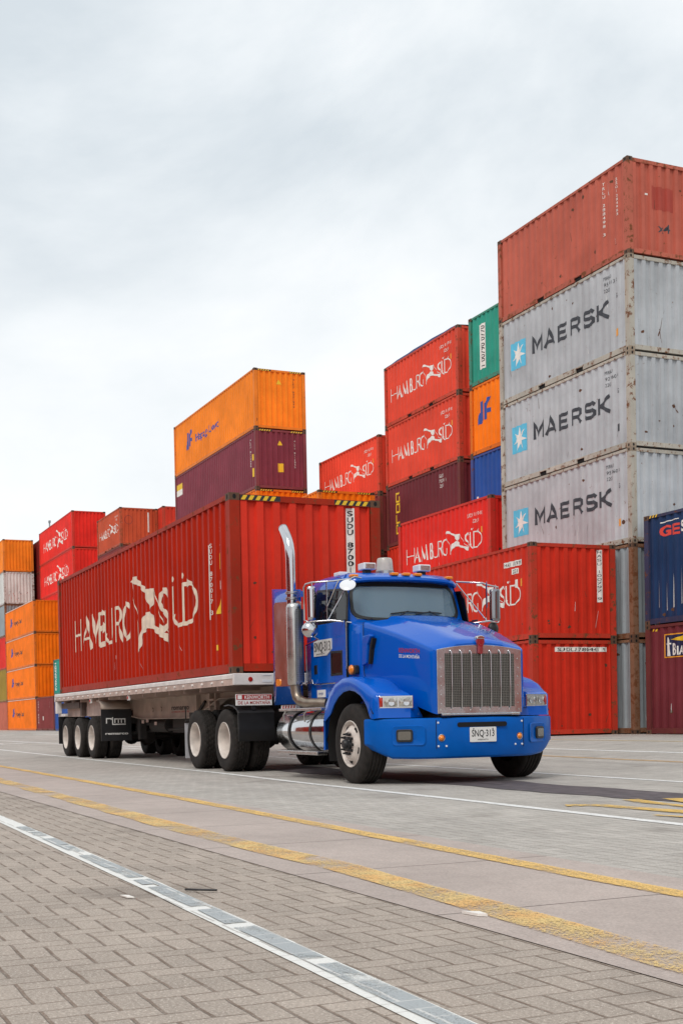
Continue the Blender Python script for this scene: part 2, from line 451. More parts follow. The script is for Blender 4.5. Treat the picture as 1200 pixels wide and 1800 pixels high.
def seabird(V, F, x0, x1, z0, z1, lift=0):
    w, h = x1-x0, z1-z0
    def P(l): return [(x0+a*w, z0+b*h) for a, b in l]
    def poly(l):
        b = len(V)
        for p in P(l): V.append((p[0], p[1], lift))
        F.append(tuple(range(b, b+len(l))))
    poly([(0,.95),(.04,1.0),(.15,1.0),(.30,.88),(.38,.74),(.24,.86),(.12,.90)])
    poly([(.38,.74),(.30,.88),(.44,.785),(.47,.60)]); poly([(.47,.60),(.44,.785),(.66,.76),(.64,.60)])
    poly([(.47,.60),(.64,.60),(.53,.505)])
    poly([(.30,.42),(.40,.49),(.53,.495),(.60,.43),(.62,.33),(.58,.27),(.46,.29),(.34,.24)])
    poly([(.30,.42),(.34,.24),(.26,.10),(.19,0),(.21,.18)])
    poly([(.62,.33),(.74,.25),(.88,.19),(1.0,.15),(1.0,.04),(.84,.12),(.70,.19),(.58,.27)])
    ribbon(P([(.02,.96),(.05,.80),(.13,.58),(.20,.40),(.22,.02)]), .012*h+.006, V, F, lift+.0006)
    ribbon(P([(.655,.75),(.72,.55),(.84,.32),(.98,.16)]), .012*h+.006, V, F, lift+.0006)
def ham(parent, big, mat):
    """company wordmark with its white seabird"""
    if not big: X = lambda u: u; Zb, cap = .99, .56; bz = (.96, 1.80); kx = 1
    else: X = lambda u: -11.45 + (u+5.92)*1.832; Zb, cap = .97, .76; bz = (.64, 2.20)
    cells = [('H',-5.90,-5.50),('A',-5.38,-5.00),('M',-4.90,-4.42),('B',-4.30,-4.05),('U',-3.95,-3.68),('R',-3.60,-3.34),('G',-3.30,-2.98),
             ('S',-1.72,-1.45),('U',-1.38,-1.12),('D',-1.02,-.66)]
    if big: cells = [('H',-11.45,-10.85),('A',-10.70,-9.85),('M',-9.75,-9.05),('B',-8.95,-8.40),('U',-8.30,-7.75),('R',-7.62,-7.05),('G',-6.95,-6.40),('S',-4.20,-3.65),('U',-3.35,-2.75),('D',-2.60,-1.90)]
    V = []; F = []; k = 0
    for ch, a, b in cells:
        if not big: a, b = X(a), X(b)
        if ch in 'HBRD' or (big and ch in 'UG'):           # stems sit on the outer flats, as the painters' masks leave them
            fl = lambda x: -((round((-x-.18)/P_SIDE - .135) + .135)*P_SIDE + .18)
            a = fl(a); b = max(fl(b), a + P_SIDE) if ch in 'HU' else b
        for pts, w in GL[ch]:
            ribbon([(a+(b-a)*p[0], p[1]*cap) for p in pts], w*(.52 if not big else .98), V, F, .0004*(k % 5)); k += 1
    a, b = (X(-1.38), X(-1.12)) if not big else (-3.35, -2.75)
    if big: fl = lambda x: -((round((-x-.18)/P_SIDE - .135) + .135)*P_SIDE + .18); a = fl(a); b = max(fl(b), a+P_SIDE)
    for q in ((.25, .72) if not big else (.0, 1.0)):
        bb = len(V); r_ = .035 if not big else .055
        V += [(a+(b-a)*q+r_*math.cos(2*PI*i/10), cap*1.17+r_*math.sin(2*PI*i/10), 0) for i in range(10)]; F.append(tuple(range(bb, bb+10)))
    disp_build(V, F, parent, mat, 'side', 0, Zb, 'wordmark', .004)
    V = []; F = []
    seabird(V, F, X(-3.12) if not big else -6.25, X(-1.52) if not big else -3.60, bz[0], bz[1])
    disp_build(V, F, parent, mat, 'side', 0, 0, 'seabird_emblem', .007)
def star_square(parent, x0, x1, z0, z1):
    rect(parent, 'side', x0, z0, x1-x0, z1-z0, SB_PAINT, 'star_square', .004)
    cx, cz, r = (x0+x1)/2, (z0+z1)/2, (z1-z0)*.46
    V = [(cx, cz)]
    for k in range(14):
        q = r*(1 if k % 2 == 0 else .36); t = PI/2 + k*PI/7 + .08
        V.append((cx+q*math.cos(t)*.98, cz+q*math.sin(t)))
    disp_build(V, [(0, 1+k, 1+(k+1) % 14) for k in range(14)], parent, W_PAINT, 'side', 0, 0, 'star', .007)
def hl_mark(parent, x0, w, z0, h):
    V = []; F = []
    def sl(pts):
        b = len(V); V.extend([(x0+w*p[0], z0+h*p[1]) for p in pts]); F.append(tuple(range(b, b+len(pts))))
    sl([(.02,.0),(.30,.0),(.46,.12),(.46,.94),(.24,.94),(.24,.5),(.02,.28)])
    sl([(.52,.12),(.72,.12),(.72,.36),(.98,.36),(.98,.54),(.72,.54),(.72,.62),(.96,1.0),(.74,1.0),(.52,.8)])
    disp_build(V, F, parent, HB_PAINT, 'side', 0, 0, 'ship_line_emblem', .006)
def codes(parent, x, z, style):
    """small registration marks near the top right of the side"""
    if style == 'plate':                 # white plates with black characters
        rect(parent, 'side', x-.62, z-.13, .95, .15, W_PAINT, 'number_panel'); words(parent, 'HASU 110 9791', 'side', x-.58, z-.105, .87, .10, K_PAINT, lift=.009)
        rect(parent, 'side', x-.22, z-.34, .34, .15, W_PAINT, 'number_panel'); words(parent, '22G1', 'side', x-.19, z-.315, .28, .10, K_PAINT, lift=.009)
        rect(parent, 'side', x-.05, z-.72, .14, .22, W_PAINT, 'number_panel'); rect(parent, 'side', x+.20, z-.70, .13, .20, O_PAINT, 'height_sticker')
    elif style == 'white':
        words(parent, 'SUDU 119018', 'side', x-.75, z-.12, 1.0, .12, W_PAINT); words(parent, '22G1', 'side', x-.35, z-.34, .40, .12, W_PAINT)
        words(parent, '8.6', 'side', x-.1, z-.68, .16, .12, W_PAINT); rect(parent, 'side', x+.14, z-.72, .10, .2, O_PAINT, 'height_sticker')
    elif style.startswith('black'):
        num = style[6:]; words(parent, 'MRKU', 'side', x-.30, z-.12, .34, .10, B_PAINT); words(parent, num, 'side', x-.28, z-.29, .58, .10, B_PAINT)
        words(parent, '22G1', 'side', x-.28, z-.46, .26, .10, B_PAINT); words(parent, 'G', 'side', x+.22, z-.74, .10, .13, B_PAINT)
        rect(parent, 'side', x+.20, z-1.78, .13, .2, B_PAINT if '360' in num else O_PAINT, 'height_sticker')

RUSTP = simple('flaking_rust', (.11,.045,.022), .9, noise=.3, nscale=20)
def container(name_label, X, Y, Z, kind, H, col, yaw=0, group=None, logo=None, code=None, cast=True, extras=None, castmat=None, cat='container'):
    Ln = {20: L20, 40: L40}[kind]
    t = thing('shipping_container', name_label, cat, (X, Y, Z), yaw, group)
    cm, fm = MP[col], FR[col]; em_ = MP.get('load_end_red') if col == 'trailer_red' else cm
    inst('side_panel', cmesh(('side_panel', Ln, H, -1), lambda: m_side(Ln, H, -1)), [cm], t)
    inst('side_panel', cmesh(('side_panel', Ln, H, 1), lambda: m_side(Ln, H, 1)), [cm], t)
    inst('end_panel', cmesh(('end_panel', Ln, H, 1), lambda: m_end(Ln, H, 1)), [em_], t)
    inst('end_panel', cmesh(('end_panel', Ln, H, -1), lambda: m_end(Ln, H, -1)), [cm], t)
    inst('roof_panel', cmesh(('roof_panel', Ln, H), lambda: m_roof(Ln, H)), [cm], t)
    inst('frame', cmesh(('frame', Ln, H, kind == 20), lambda: m_frame(Ln, H, kind == 20)), [fm], t)
    if kind == 20: inst('fork_pocket', cmesh(('fork_pocket', Ln), lambda: m_pocket(Ln)), [HOLE], t)
    k = castmat or MP['castings']
    for cx in (-.0955, -Ln+.0955):
        for cy in (.0855, WID-.0855):
            for cz in (.059, H-.059):
                inst('corner_casting', cmesh(('corner_casting',), m_cast), [k, HOLE], t, (cx, cy, cz))
    if logo == 'ham': ham(t, kind == 40, W_PAINT)
    if logo == 'star':
        star_square(t, -5.98, -5.15, .95, 1.78)
        V = []; F = []
        GM = {'M': [[(.10,0),(.10,1),(.5,.30),(.90,1),(.90,0)]], 'A': [[(.04,0),(.5,1.0),(.96,0)],[(.22,.28),(.78,.28)]], 'E': [[(.95,.92),(.12,.92),(.12,.08),(.95,.08)],[(.12,.5),(.85,.5)]],
              'R': [[(.12,0),(.12,.92),(.70,.92),(.88,.80),(.88,.58),(.70,.45),(.12,.45)],[(.55,.45),(.92,0)]], 'S': [[(.92,.78),(.78,.92),(.25,.92),(.10,.80),(.10,.62),(.25,.52),(.75,.48),(.90,.36),(.90,.20),(.75,.08),(.22,.08),(.08,.22)]],
              'K': [[(.12,0),(.12,1)],[(.95,1),(.24,.5),(.98,0)]]}
        k = 0
        for i, ch in enumerate('MAERSK'):
            for l in GM[ch]:
                ribbon([(-4.78+i*.655+p[0]*.545, p[1]*.45) for p in l], .104, V, F, .0004*k); k += 1
        disp_build(V, F, t, B_PAINT, 'side', 0, 1.16, 'wordmark', .005)
    if logo == 'hl40':
        hl_mark(t, -11.1, 1.15, 1.12, .98); words(t, 'Hapag-Lloyd', 'side', -9.35, 1.27, 3.9, .42, HB_PAINT, .012, 'wordmark')
    if code: codes(t, -.85, H-(.28 if code.startswith('black') else .42), code)
    if extras: extras(t, H, Ln)
    if X > -17 and X < 5 and Y < 15: wear(t, H, Ln, int(Z*97)+int(X*13)+500, 18 if kind == 20 else 26, 'white', .45 if kind == 40 else 1)
    return t
def wear(t, H, Ln, seed, n=14, pale='white', sz=1):
    """rust patches and scrapes, different on every container"""
    rnd = random.Random(seed)
    for k in range(n):
        face = 'side' if rnd.random() < .62 else 'end'
        x = rnd.uniform(-Ln+.4, -.4) if face == 'side' else rnd.uniform(.3, WID-.3); z = rnd.uniform(.25, H-.3) if rnd.random() < .5 else rnd.uniform(.2, .6)
        if rnd.random() < .5:                       # streak or scratch
            w = rnd.uniform(.008, .022); w *= sz; h = rnd.uniform(.12, .55)*sz; a = rnd.uniform(-.12, .12)
            disp_build([(0,0),(w,0),(w*.6+a,h),(w*.2+a,h)], [(0,1,2,3)], t, RUSTP if rnd.random() < .6 else MP[pale], face, x, z, 'scratch', .0035)
        else:
            q = rnd.uniform(.025, .075)*sz; m_ = 7; P = [(q*rnd.uniform(.5,1.2)*math.cos(2*PI*i/m_), q*rnd.uniform(.4,1.0)*math.sin(2*PI*i/m_)) for i in range(m_)]
            disp_build(P, [tuple(range(m_))], t, RUSTP, face, x, z, 'rust_patch', .0035)
def hazard(t, H, both=True):
    """black and yellow stripes on the top end rail"""
    for a, b in ((.20, .82), (WID-.82, WID-.20)):
        n = 5
        for k in range(n):
            u = a + (b-a)*k/n; w = (b-a)/n*.55
            o = disp_build([(u,.006),(u+w,.006),(u+w+.045,.078),(u+.045,.078)], [(0,1,2,3)], t, Y_PAINT, 'endflat', 0, H-.108, 'hazard_stripe', -.0095)
        disp_build([(a-.01,0),(b+.06,0),(b+.06,.084),(a-.01,.084)], [(0,1,2,3)], t, K_PAINT, 'endflat', 0, H-.108, 'hazard_backing', -.0105)
# ------------------------------------------------------------------ ground
def zp(y):
    t = min(max((y-3.5)/7.3, 0), 1); return .23*t*t*(3-2*t)

class NG:
    """tiny expression helper for math nodes"""
    def __init__(s, nt): s.N = nt.nodes; s.L = nt.links
    def m(s, op, a, b=None, c=None):
        n = s.N.new('ShaderNodeMath'); n.operation = op
        for i, q in enumerate((a, b, c)):
            if q is None: continue
            if isinstance(q, (int, float)): n.inputs[i].default_value = q
            else: s.L.new(q, n.inputs[i])
        return n.outputs[0]
    def noise(s, vec, scale, detail=4, rough=.6, dist=0):
        n = s.N.new('ShaderNodeTexNoise'); n.inputs['Scale'].default_value = scale; n.inputs['Detail'].default_value = detail
        n.inputs['Roughness'].default_value = rough; n.inputs['Distortion'].default_value = dist; s.L.new(vec, n.inputs['Vector']); return n.outputs['Fac']
    def ramp(s, v, a, b, lo=0.0, hi=1.0, smooth=False):
        n = s.N.new('ShaderNodeMapRange'); n.interpolation_type = 'SMOOTHSTEP' if smooth else 'LINEAR'
        n.inputs['From Min'].default_value = a; n.inputs['From Max'].default_value = b
        n.inputs['To Min'].default_value = lo; n.inputs['To Max'].default_value = hi; s.L.new(v, n.inputs['Value']); return n.outputs[0]
    def mix(s, f, a, b):
        n = s.N.new('ShaderNodeMix'); n.data_type = 'RGBA'
        for i, q in ((0, f), (6, a), (7, b)):
            if isinstance(q, (int, float)): n.inputs[i].default_value = q
            elif isinstance(q, tuple): n.inputs[i].default_value = (*q, 1)
            else: s.L.new(q, n.inputs[i])
        return n.outputs[2]
    def scale(s, col, f):
        n = s.N.new('ShaderNodeVectorMath'); n.operation = 'SCALE'
        if isinstance(col, tuple): n.inputs[0].default_value = col
        else: s.L.new(col, n.inputs[0])
        if isinstance(f, (int, float)): n.inputs['Scale'].default_value = f
        else: s.L.new(f, n.inputs['Scale'])
        return n.outputs[0]

def herringbone(g, N, L):
    """90 degree herringbone of 2:1 blocks; returns joint mask, per block random, position"""
    tc = N.new('ShaderNodeTexCoord'); P = tc.outputs['Object']
    wob = N.new('ShaderNodeTexNoise'); wob.inputs['Scale'].default_value = 3.0; wob.inputs['Detail'].default_value = 2; L.new(P, wob.inputs['Vector'])
    sb = N.new('ShaderNodeVectorMath'); sb.operation = 'SUBTRACT'; L.new(wob.outputs['Color'], sb.inputs[0]); sb.inputs[1].default_value = (.5, .5, .5)
    sc = N.new('ShaderNodeVectorMath'); sc.operation = 'SCALE'; sc.inputs['Scale'].default_value = .028; L.new(sb.outputs[0], sc.inputs[0])
    ad = N.new('ShaderNodeVectorMath'); ad.operation = 'ADD'; L.new(P, ad.inputs[0]); L.new(sc.outputs[0], ad.inputs[1])
    sx = N.new('ShaderNodeSeparateXYZ'); L.new(ad.outputs[0], sx.inputs[0])
    w = .109
    u = g.m('DIVIDE', sx.outputs['X'], w); v = g.m('DIVIDE', sx.outputs['Y'], w)
    i = g.m('FLOOR', u); j = g.m('FLOOR', v)
    fx = g.m('SUBTRACT', u, i); fy = g.m('SUBTRACT', v, j)
    k = g.m('FLOORED_MODULO', g.m('SUBTRACT', i, j), 4)
    def eq(n): return g.m('COMPARE', k, float(n), .1)
    k0, k1, k2, k3 = eq(0), eq(1), eq(2), eq(3)
    big = 9.0
    # distance to each cell side (cells), switched off where the block continues into the next cell
    left = g.m('ADD', fx, g.m('MULTIPLY', k1, big)); right = g.m('ADD', g.m('SUBTRACT', 1.0, fx), g.m('MULTIPLY', k0, big))
    bot = g.m('ADD', fy, g.m('MULTIPLY', k2, big)); top = g.m('ADD', g.m('SUBTRACT', 1.0, fy), g.m('MULTIPLY', k3, big))
    dx = g.m('MINIMUM', left, right); dy = g.m('MINIMUM', bot, top)
    # joints that run along X are wider and sandier
    jx = g.ramp(dx, .022, .060, 1.0, 0.0, True); jy = g.ramp(dy, .030, .075, 1.0, 0.0, True)
    joint = g.m('MAXIMUM', g.m('MULTIPLY', jx, .72), jy)
    bi = g.m('SUBTRACT', i, k1); bj = g.m('ADD', j, k3)
    cb = N.new('ShaderNodeCombineXYZ'); L.new(bi, cb.inputs[0]); L.new(bj, cb.inputs[1]); L.new(g.m('ADD', k0, k1), cb.inputs[2])
    wn = N.new('ShaderNodeTexWhiteNoise'); wn.noise_dimensions = '3D'; L.new(cb.outputs[0], wn.inputs['Vector'])
    return joint, wn.outputs['Value'], P, sx

def m_paving():
    m, N, L, b = nmat('block_paving'); g = NG(m.node_tree)
    joint, rnd, P, sx = herringbone(g, N, L)
    sy = N.new('ShaderNodeSeparateXYZ'); L.new(P, sy.inputs[0]); Y = sy.outputs['Y']
    # warm brown blocks on the near side, greyer and cleaner beyond the concrete strip
    near = g.ramp(Y, -3.6, -3.2, 1.0, 0.0)
    base = g.mix(near, (.420, .395, .362), (.372, .318, .272))
    big = g.noise(P, .35, 5, .6); mid = g.noise(P, 2.2, 5, .65); fine = g.noise(P, 95, 3, .75); grit = g.noise(P, 85, 3, .85)
    f = g.ramp(big, .3, .7, .88, 1.10); f = g.m('MULTIPLY', f, g.ramp(mid, .3, .7, .90, 1.10))
    f = g.m('MULTIPLY', f, g.ramp(rnd, 0, 1, .93, 1.07)); f = g.m('MULTIPLY', f, g.ramp(fine, .3, .7, .74, 1.26))
    col = g.scale(base, f)
    speck = g.ramp(grit, .57, .64, 0, .80); col = g.mix(speck, col, (.70, .64, .56))
    dsp = g.ramp(grit, .40, .33, 0, .55); col = g.mix(dsp, col, (.10, .08, .07))
    oil = g.noise(P, .9, 3, .5, .4); col = g.mix(g.ramp(oil, .60, .74, 0, .42), col, (.13, .11, .095))
    # joints: brown sand near, thin and partly filled farther out
    sand = g.noise(P, 7, 4, .7)
    js = g.m('MULTIPLY', joint, g.ramp(sand, .30, .62, .35, 1.0))
    js = g.m('MULTIPLY', js, g.ramp(near, 0, 1, .40, .80))
    dirtj = g.noise(P, 1.3, 4, .6)
    jc = g.mix(g.ramp(dirtj, .35, .65), (.105, .066, .042), (.17, .115, .08))
    col = g.mix(js, col, jc)
    # rubber tracks and stains along the traffic direction
    mp = N.new('ShaderNodeMapping'); mp.inputs['Scale'].default_value = (.05, 1.1, 1); L.new(P, mp.inputs[0])
    tr = g.noise(mp.outputs[0], 1.3, 4, .6); tw = g.m('MULTIPLY', g.ramp(tr, .5, .72, 0, .30), g.ramp(Y, -2.4, -1.0))
    col = g.mix(tw, col, (.16, .145, .14))
    L.new(col, b.inputs['Base Color']); b.inputs['Roughness'].default_value = .85; b.inputs['Specular IOR Level'].default_value = .25
    h = g.m('SUBTRACT', g.m('ADD', g.m('MULTIPLY', fine, .25), g.m('MULTIPLY', rnd, .25)), g.m('MULTIPLY', joint, 1.0))
    bp = N.new('ShaderNodeBump'); bp.inputs['Strength'].default_value = .7; bp.inputs['Distance'].default_value = .010
    L.new(h, bp.inputs['Height']); L.new(bp.outputs[0], b.inputs['Normal'])
    return m
def m_concrete():
    m, N, L, b = nmat('worn_concrete'); g = NG(m.node_tree)
    tc = N.new('ShaderNodeTexCoord'); P = tc.outputs['Object']; s = N.new('ShaderNodeSeparateXYZ'); L.new(P, s.inputs[0])
    big = g.noise(P, .8, 5, .65); fine = g.noise(P, 70, 4, .75); grit = g.noise(P, 240, 2, .8)
    med = g.noise(P, 6, 5, .7); f = g.m('MULTIPLY', g.m('MULTIPLY', g.ramp(big, .3, .7, .88, 1.10), g.ramp(med, .3, .7, .93, 1.07)), g.ramp(fine, .3, .7, .80, 1.20))
    col = g.scale((.430, .365, .330), f)
    col = g.mix(g.ramp(grit, .34, .28, 0, .5), col, (.12, .09, .08)); col = g.mix(g.ramp(grit, .66, .72, 0, .35), col, (.55, .50, .46))
    # cross joints every 1.62 m, each slightly crooked
    wob = g.noise(P, 2.0, 3, .6)
    xx = g.m('ADD', g.m('DIVIDE', g.m('SUBTRACT', s.outputs['X'], 14.305), 1.62), g.m('MULTIPLY', g.m('SUBTRACT', wob, .5), .02))
    fr_ = g.m('ABSOLUTE', g.m('SUBTRACT', g.m('FRACT', g.m('ADD', xx, .5)), .5))
    j = g.ramp(fr_, .0028, .0052, 1, 0)
    col = g.mix(g.m('MULTIPLY', j, .85), col, (.055, .042, .035))
    L.new(col, b.inputs['Base Color']); b.inputs['Roughness'].default_value = .8; b.inputs['Specular IOR Level'].default_value = .3
    bp = N.new('ShaderNodeBump'); bp.inputs['Strength'].default_value = .5; bp.inputs['Distance'].default_value = .004
    L.new(g.m('SUBTRACT', fine, j), bp.inputs['Height']); L.new(bp.outputs[0], b.inputs['Normal'])
    return m
def m_road_paint(name, col, wear, joints=True, second=None, wscale=22, w_along=.35, by_block=False, jcol=(.16,.12,.09), pat_=0.0):
    """paint worn through to the surface: worn spots are real holes in the film"""
    m, N, L, b = nmat(name); g = NG(m.node_tree)
    if joints: joint, rnd, P, sx = herringbone(g, N, L)
    else:
        tc = N.new('ShaderNodeTexCoord'); P = tc.outputs['Object']; joint = None
    mp = N.new('ShaderNodeMapping'); mp.inputs['Scale'].default_value = (w_along, 1, 1); L.new(P, mp.inputs[0])
    big = g.noise(P, 1.1, 4, .6); fn = g.noise(mp.outputs[0], wscale, 6, .72); gr = g.noise(P, 110, 3, .8)
    a = g.m('ADD', g.m('ADD', g.m('MULTIPLY', fn, .5), g.m('MULTIPLY', gr, .3)), g.m('MULTIPLY', big, .2))
    pat = g.ramp(g.noise(P, 1.7, 3, .6), .40, .64, 0.0, pat_)
    a = g.m('SUBTRACT', a, pat)
    keep = g.ramp(a, .5-.12+wear*.12, .5-.02+wear*.14)
    if by_block: keep = g.m('MULTIPLY', keep, g.ramp(rnd, .18, .22))
    c = g.scale(col, g.ramp(gr, .3, .7, .88, 1.10))
    if second:
        c = g.mix(g.ramp(g.noise(P, 4, 3, .6), .45, .58), c, second)
    if joint is not None: c = g.mix(g.m('MULTIPLY', joint, .45 if not by_block else .9), c, jcol)
    L.new(c, b.inputs['Base Color']); b.inputs['Roughness'].default_value = .7
    tr = N.new('ShaderNodeBsdfTransparent'); ms = N.new('ShaderNodeMixShader'); out = N['Material Output']
    L.new(keep, ms.inputs[0]); L.new(tr.outputs[0], ms.inputs[1]); L.new(b.outputs[0], ms.inputs[2]); L.new(ms.outputs[0], out.inputs[0])
    return m

def sheet(name, xs, ys, mat, lift=0.0):
    mb = MB(); mb.grid([[(x, y, zp(y)+lift) for x in xs] for y in ys])
    o = mb.build(name, mat, smooth=60); o['kind'] = 'structure'; return o
ground = sheet('ground', [-1500, -300, -150, -60, -20, 0, 10, 20, 40, 200, 1200],
               [-1200, -200, -40, -10, -5, 0, 3.5, 4.2, 5, 6, 7, 8, 9, 10, 10.8, 14, 40, 120, 400, 1600], m_paving())
sheet('concrete_strip', [-400, -100, -20, 0, 10, 20, 60], [-4.13, -2.50], m_concrete(), .004)
def line(name, pts, w, mat, lift, jag=0.0, seed=1):
    rnd = random.Random(seed); mb = MB(); a = []; b_ = []; P = [Vector((*p, 0)) for p in pts]; Q = []
    for i in range(len(P)-1):
        n = max(1, min(120, int((P[i+1]-P[i]).length/.45)))
        Q += [P[i].lerp(P[i+1], k/n) for k in range(n)]
    Q.append(P[-1])
    for i, p in enumerate(Q):
        t = (Q[min(i+1, len(Q)-1)]-Q[max(i-1, 0)]).normalized(); nn = Vector((-t.y, t.x, 0))
        ww = w/2 + rnd.uniform(-jag, jag); w2 = w/2 + rnd.uniform(-jag, jag)
        for s_, lst, q in ((1, a, ww), (-1, b_, w2)):
            v = p + nn*q*s_; lst.append((v.x, v.y, zp(v.y)+lift))
    mb.grid([b_, a]) ; o = mb.build(name, mat); o['kind'] = 'structure'; return o
WP = m_road_paint('worn_white_line_paint', (.78, .78, .76), -.15)
WP2 = m_road_paint('thick_white_line_paint', (.74, .74, .71), -.60, w_along=.6)
GP = m_road_paint('grey_cover_paint', (.37, .40, .41), .10, wscale=5, w_along=.5, by_block=True, jcol=(.62,.62,.60))
YP = m_road_paint('worn_yellow_line_paint', (.76, .49, .15), .16, joints=False, wscale=60, w_along=.7, pat_=.05)
YP2 = m_road_paint('faded_yellow_line_paint', (.70, .50, .20), .20, joints=False, second=(.72, .43, .15), wscale=70, w_along=.8, pat_=.09)
YP3 = m_road_paint('yellow_scribble_paint', (.72, .46, .11), .26)
line('white_line', [(-60,-4.80),(7.5,-4.865),(12.6,-4.93),(16,-5.01),(24,-5.2)], .145, WP2, .004, .004, 3)
line('grey_line_patch', [(8.0,-4.855),(12.6,-4.918),(16,-4.998),(24,-5.188)], .092, GP, .008, .006, 4)
line('yellow_line', [(-60,-2.50),(-4,-2.62),(5.3,-2.68),(10.4,-2.78),(12.9,-2.84),(14.2,-2.87),(20,-2.95)], .150, YP, .009, .012, 5)
line('yellow_line_faded', [(-60,-3.45),(-1,-3.62),(9.3,-3.80),(12.5,-3.78),(14.1,-3.84),(15.6,-3.90),(20,-4.0)], .235, YP2, .009, .015, 6)
line('white_lane_line', [(-120,.35),(-23,-.02),(-7,-.24),(0,-.25),(4.4,-.40),(8,-.42),(11.5,-.50),(22,-.75)], .125, WP, .004, .006, 7)
line('white_lane_line_far', [(-60,3.45),(-20,3.35),(4,3.22),(7,3.17),(20,3.0)], .12, WP, .004, .008, 8)
line('white_yard_line', [(-60,7.9),(-2.6,7.49),(1.9,7.43),(14,7.3)], .13, WP, .004, .008, 9)
line('yellow_yard_line', [(-8,6.3),(-.8,6.16),(3.65,5.96),(12,5.7)], .14, m_road_paint('dusty_yellow_paint', (.50,.33,.17), .1), .004, .01, 10)
line('yellow_stack_line', [(-40,9.9),(-6.3,9.95),(-1.3,10.02),(10,10.1)], .10, m_road_paint('old_yellow_paint', (.60,.42,.14), -.1), .004, .01, 11)
line('white_bay_line', [(-41,1.9),(-33.5,1.75),(-34.5,2.6),(-35.4,3.03)], .35, WP, .006, .01, 12)
line('white_edge_line', [(-70,3.2),(-44.6,3.43),(-31.5,3.79),(-20,4.1)], .16, WP, .005, .01, 13)
tar = simple('tar_repair', (.085,.070,.075), .70, noise=.45, nscale=6, bump=.4)
TR = MB(); rnd = random.Random(5)
ta, tb = [], []
for i in range(70):
    x = -2 + i*.4
    ta.append((x, .86+.012*(x-7)*4*.5 + rnd.uniform(-.07,.07), .005)); tb.append((x, 1.80+rnd.uniform(-.07,.07), .005))
TR.grid([ta, tb]); o = TR.build('tar_strip', tar); o['kind'] = 'structure'
for k, (pts, w) in enumerate([([(9.36,-.09),(9.5,.16),(10.0,.22),(10.6,.27),(12,.40)], .19), ([(10.7,-.12),(11.2,-.02),(12,.05)], .09),
                              ([(9.1,.80),(9.5,.76),(10.1,.66),(12,.6)], .17), ([(9.25,1.22),(9.7,1.0),(12,.9)], .14)]):
    line('yellow_scribble', pts, w, YP3, .008+.0006*k, .035, 20+k)
# small litter
mb = MB(); mb.prism([(0,0),(.10,.02),(.13,.05),(.05,.06)], 'z', .006, .018); o = mb.build('paper_scrap', W_PAINT)
o.location = (14.33, -4.02, 0); tag(o, 'small white paper scrap lying at a joint of the concrete strip', 'litter')
mb = MB(); mb.tube([(0,0,.012),(.06,.05,.014),(.11,.13,.012)], .006, 6); o = mb.build('rubber_strip', K_PAINT)
o.location = (12.98, -4.84, 0); tag(o, 'thin black rubber strip lying at the edge of the thick white line', 'litter')
mb = MB(); mb.prism([(0,0),(.09,.01),(.11,.04),(.02,.035)], 'z', .004, .010); o = mb.build('paper_scrap', W_PAINT)
o.location = (12.98, -5.17, 0); tag(o, 'flat white scrap lying on the brown blocks left of the thick white line', 'litter')

# ------------------------------------------------------------------ the stacks
G0 = .23
def stack(X, Y, Z, kind, items, yaw=0, group='shipping containers stacked in the yard'):
    z = Z
    for it in items:
        col, H, label = it[:3]; kw = it[3] if len(it) > 3 else {}
        container(label, X, Y, z, kind, H, col, yaw, group, **kw)
        z += H
S_, H_ = 2.591, 2.896
def ex_gold(t, H, Ln):
    V = []; F = []
    w, h, g_ = .304, .34, .11
    z = 2.20
    for ch in 'GOLD':
        z -= h
        P = {'G': [(1,1),(0,1),(0,0),(1,0),(1,.45),(.6,.45)], 'O': [(.0,1),(0,0),(1,0),(1,1),(0,1)], 'L': [(0,1),(0,0),(1,0)], 'D': [(0,1),(0,0),(.85,0),(1,.15),(1,.85),(.85,1),(0,1)]}[ch]
        ribbon([(p[0]*w, z+p[1]*h) for p in P], .075, V, F); z -= g_
    disp_build(V, F, t, Y_PAINT, 'side', -5.69, 0, 'lettering', .006)
    words(t, 'GLDU', 'side', -1.75, H-.42, .35, .13, W_PAINT); words(t, '70201 1', 'side', -1.75, H-.62, .5, .13, W_PAINT); words(t, '22G1', 'side', -1.70, H-.82, .3, .13, W_PAINT)
def ex_strip_green(t, H, Ln):
    rect(t, 'side', -5.90, .52, .44, 1.66, W_PAINT, 'number_panel')
    vs, fs = fit('1 00790 0770', 1.50, .22, .01)
    disp_build([(-v[1], v[0]) for v in vs], fs, t, K_PAINT, 'side', -5.56, .60, 'lettering', .009)
def ex_strip(t, H, Ln):         # vertical white strip of characters on the end panel
    rect(t, 'end', 2.10, 1.02, .145, 1.42, W_PAINT, 'number_panel', .006)
    vstack(t, 'HASU 100797 9', 'end', 2.115, 2.415, .10, .075, .030, K_PAINT, lift=.011)
def ex_bar(t, H, Ln):
    rect(t, 'end', .73, 2.26, 1.65, .13, W_PAINT, 'number_panel', .006); words(t, 'SUDU 780441 9', 'end', .78, 2.28, 1.55, .09, K_PAINT, lift=.011)
def ex_thinstrip(t, H, Ln): rect(t, 'end', 1.95, .95, .12, 1.35, W_PAINT, 'number_panel', .006)
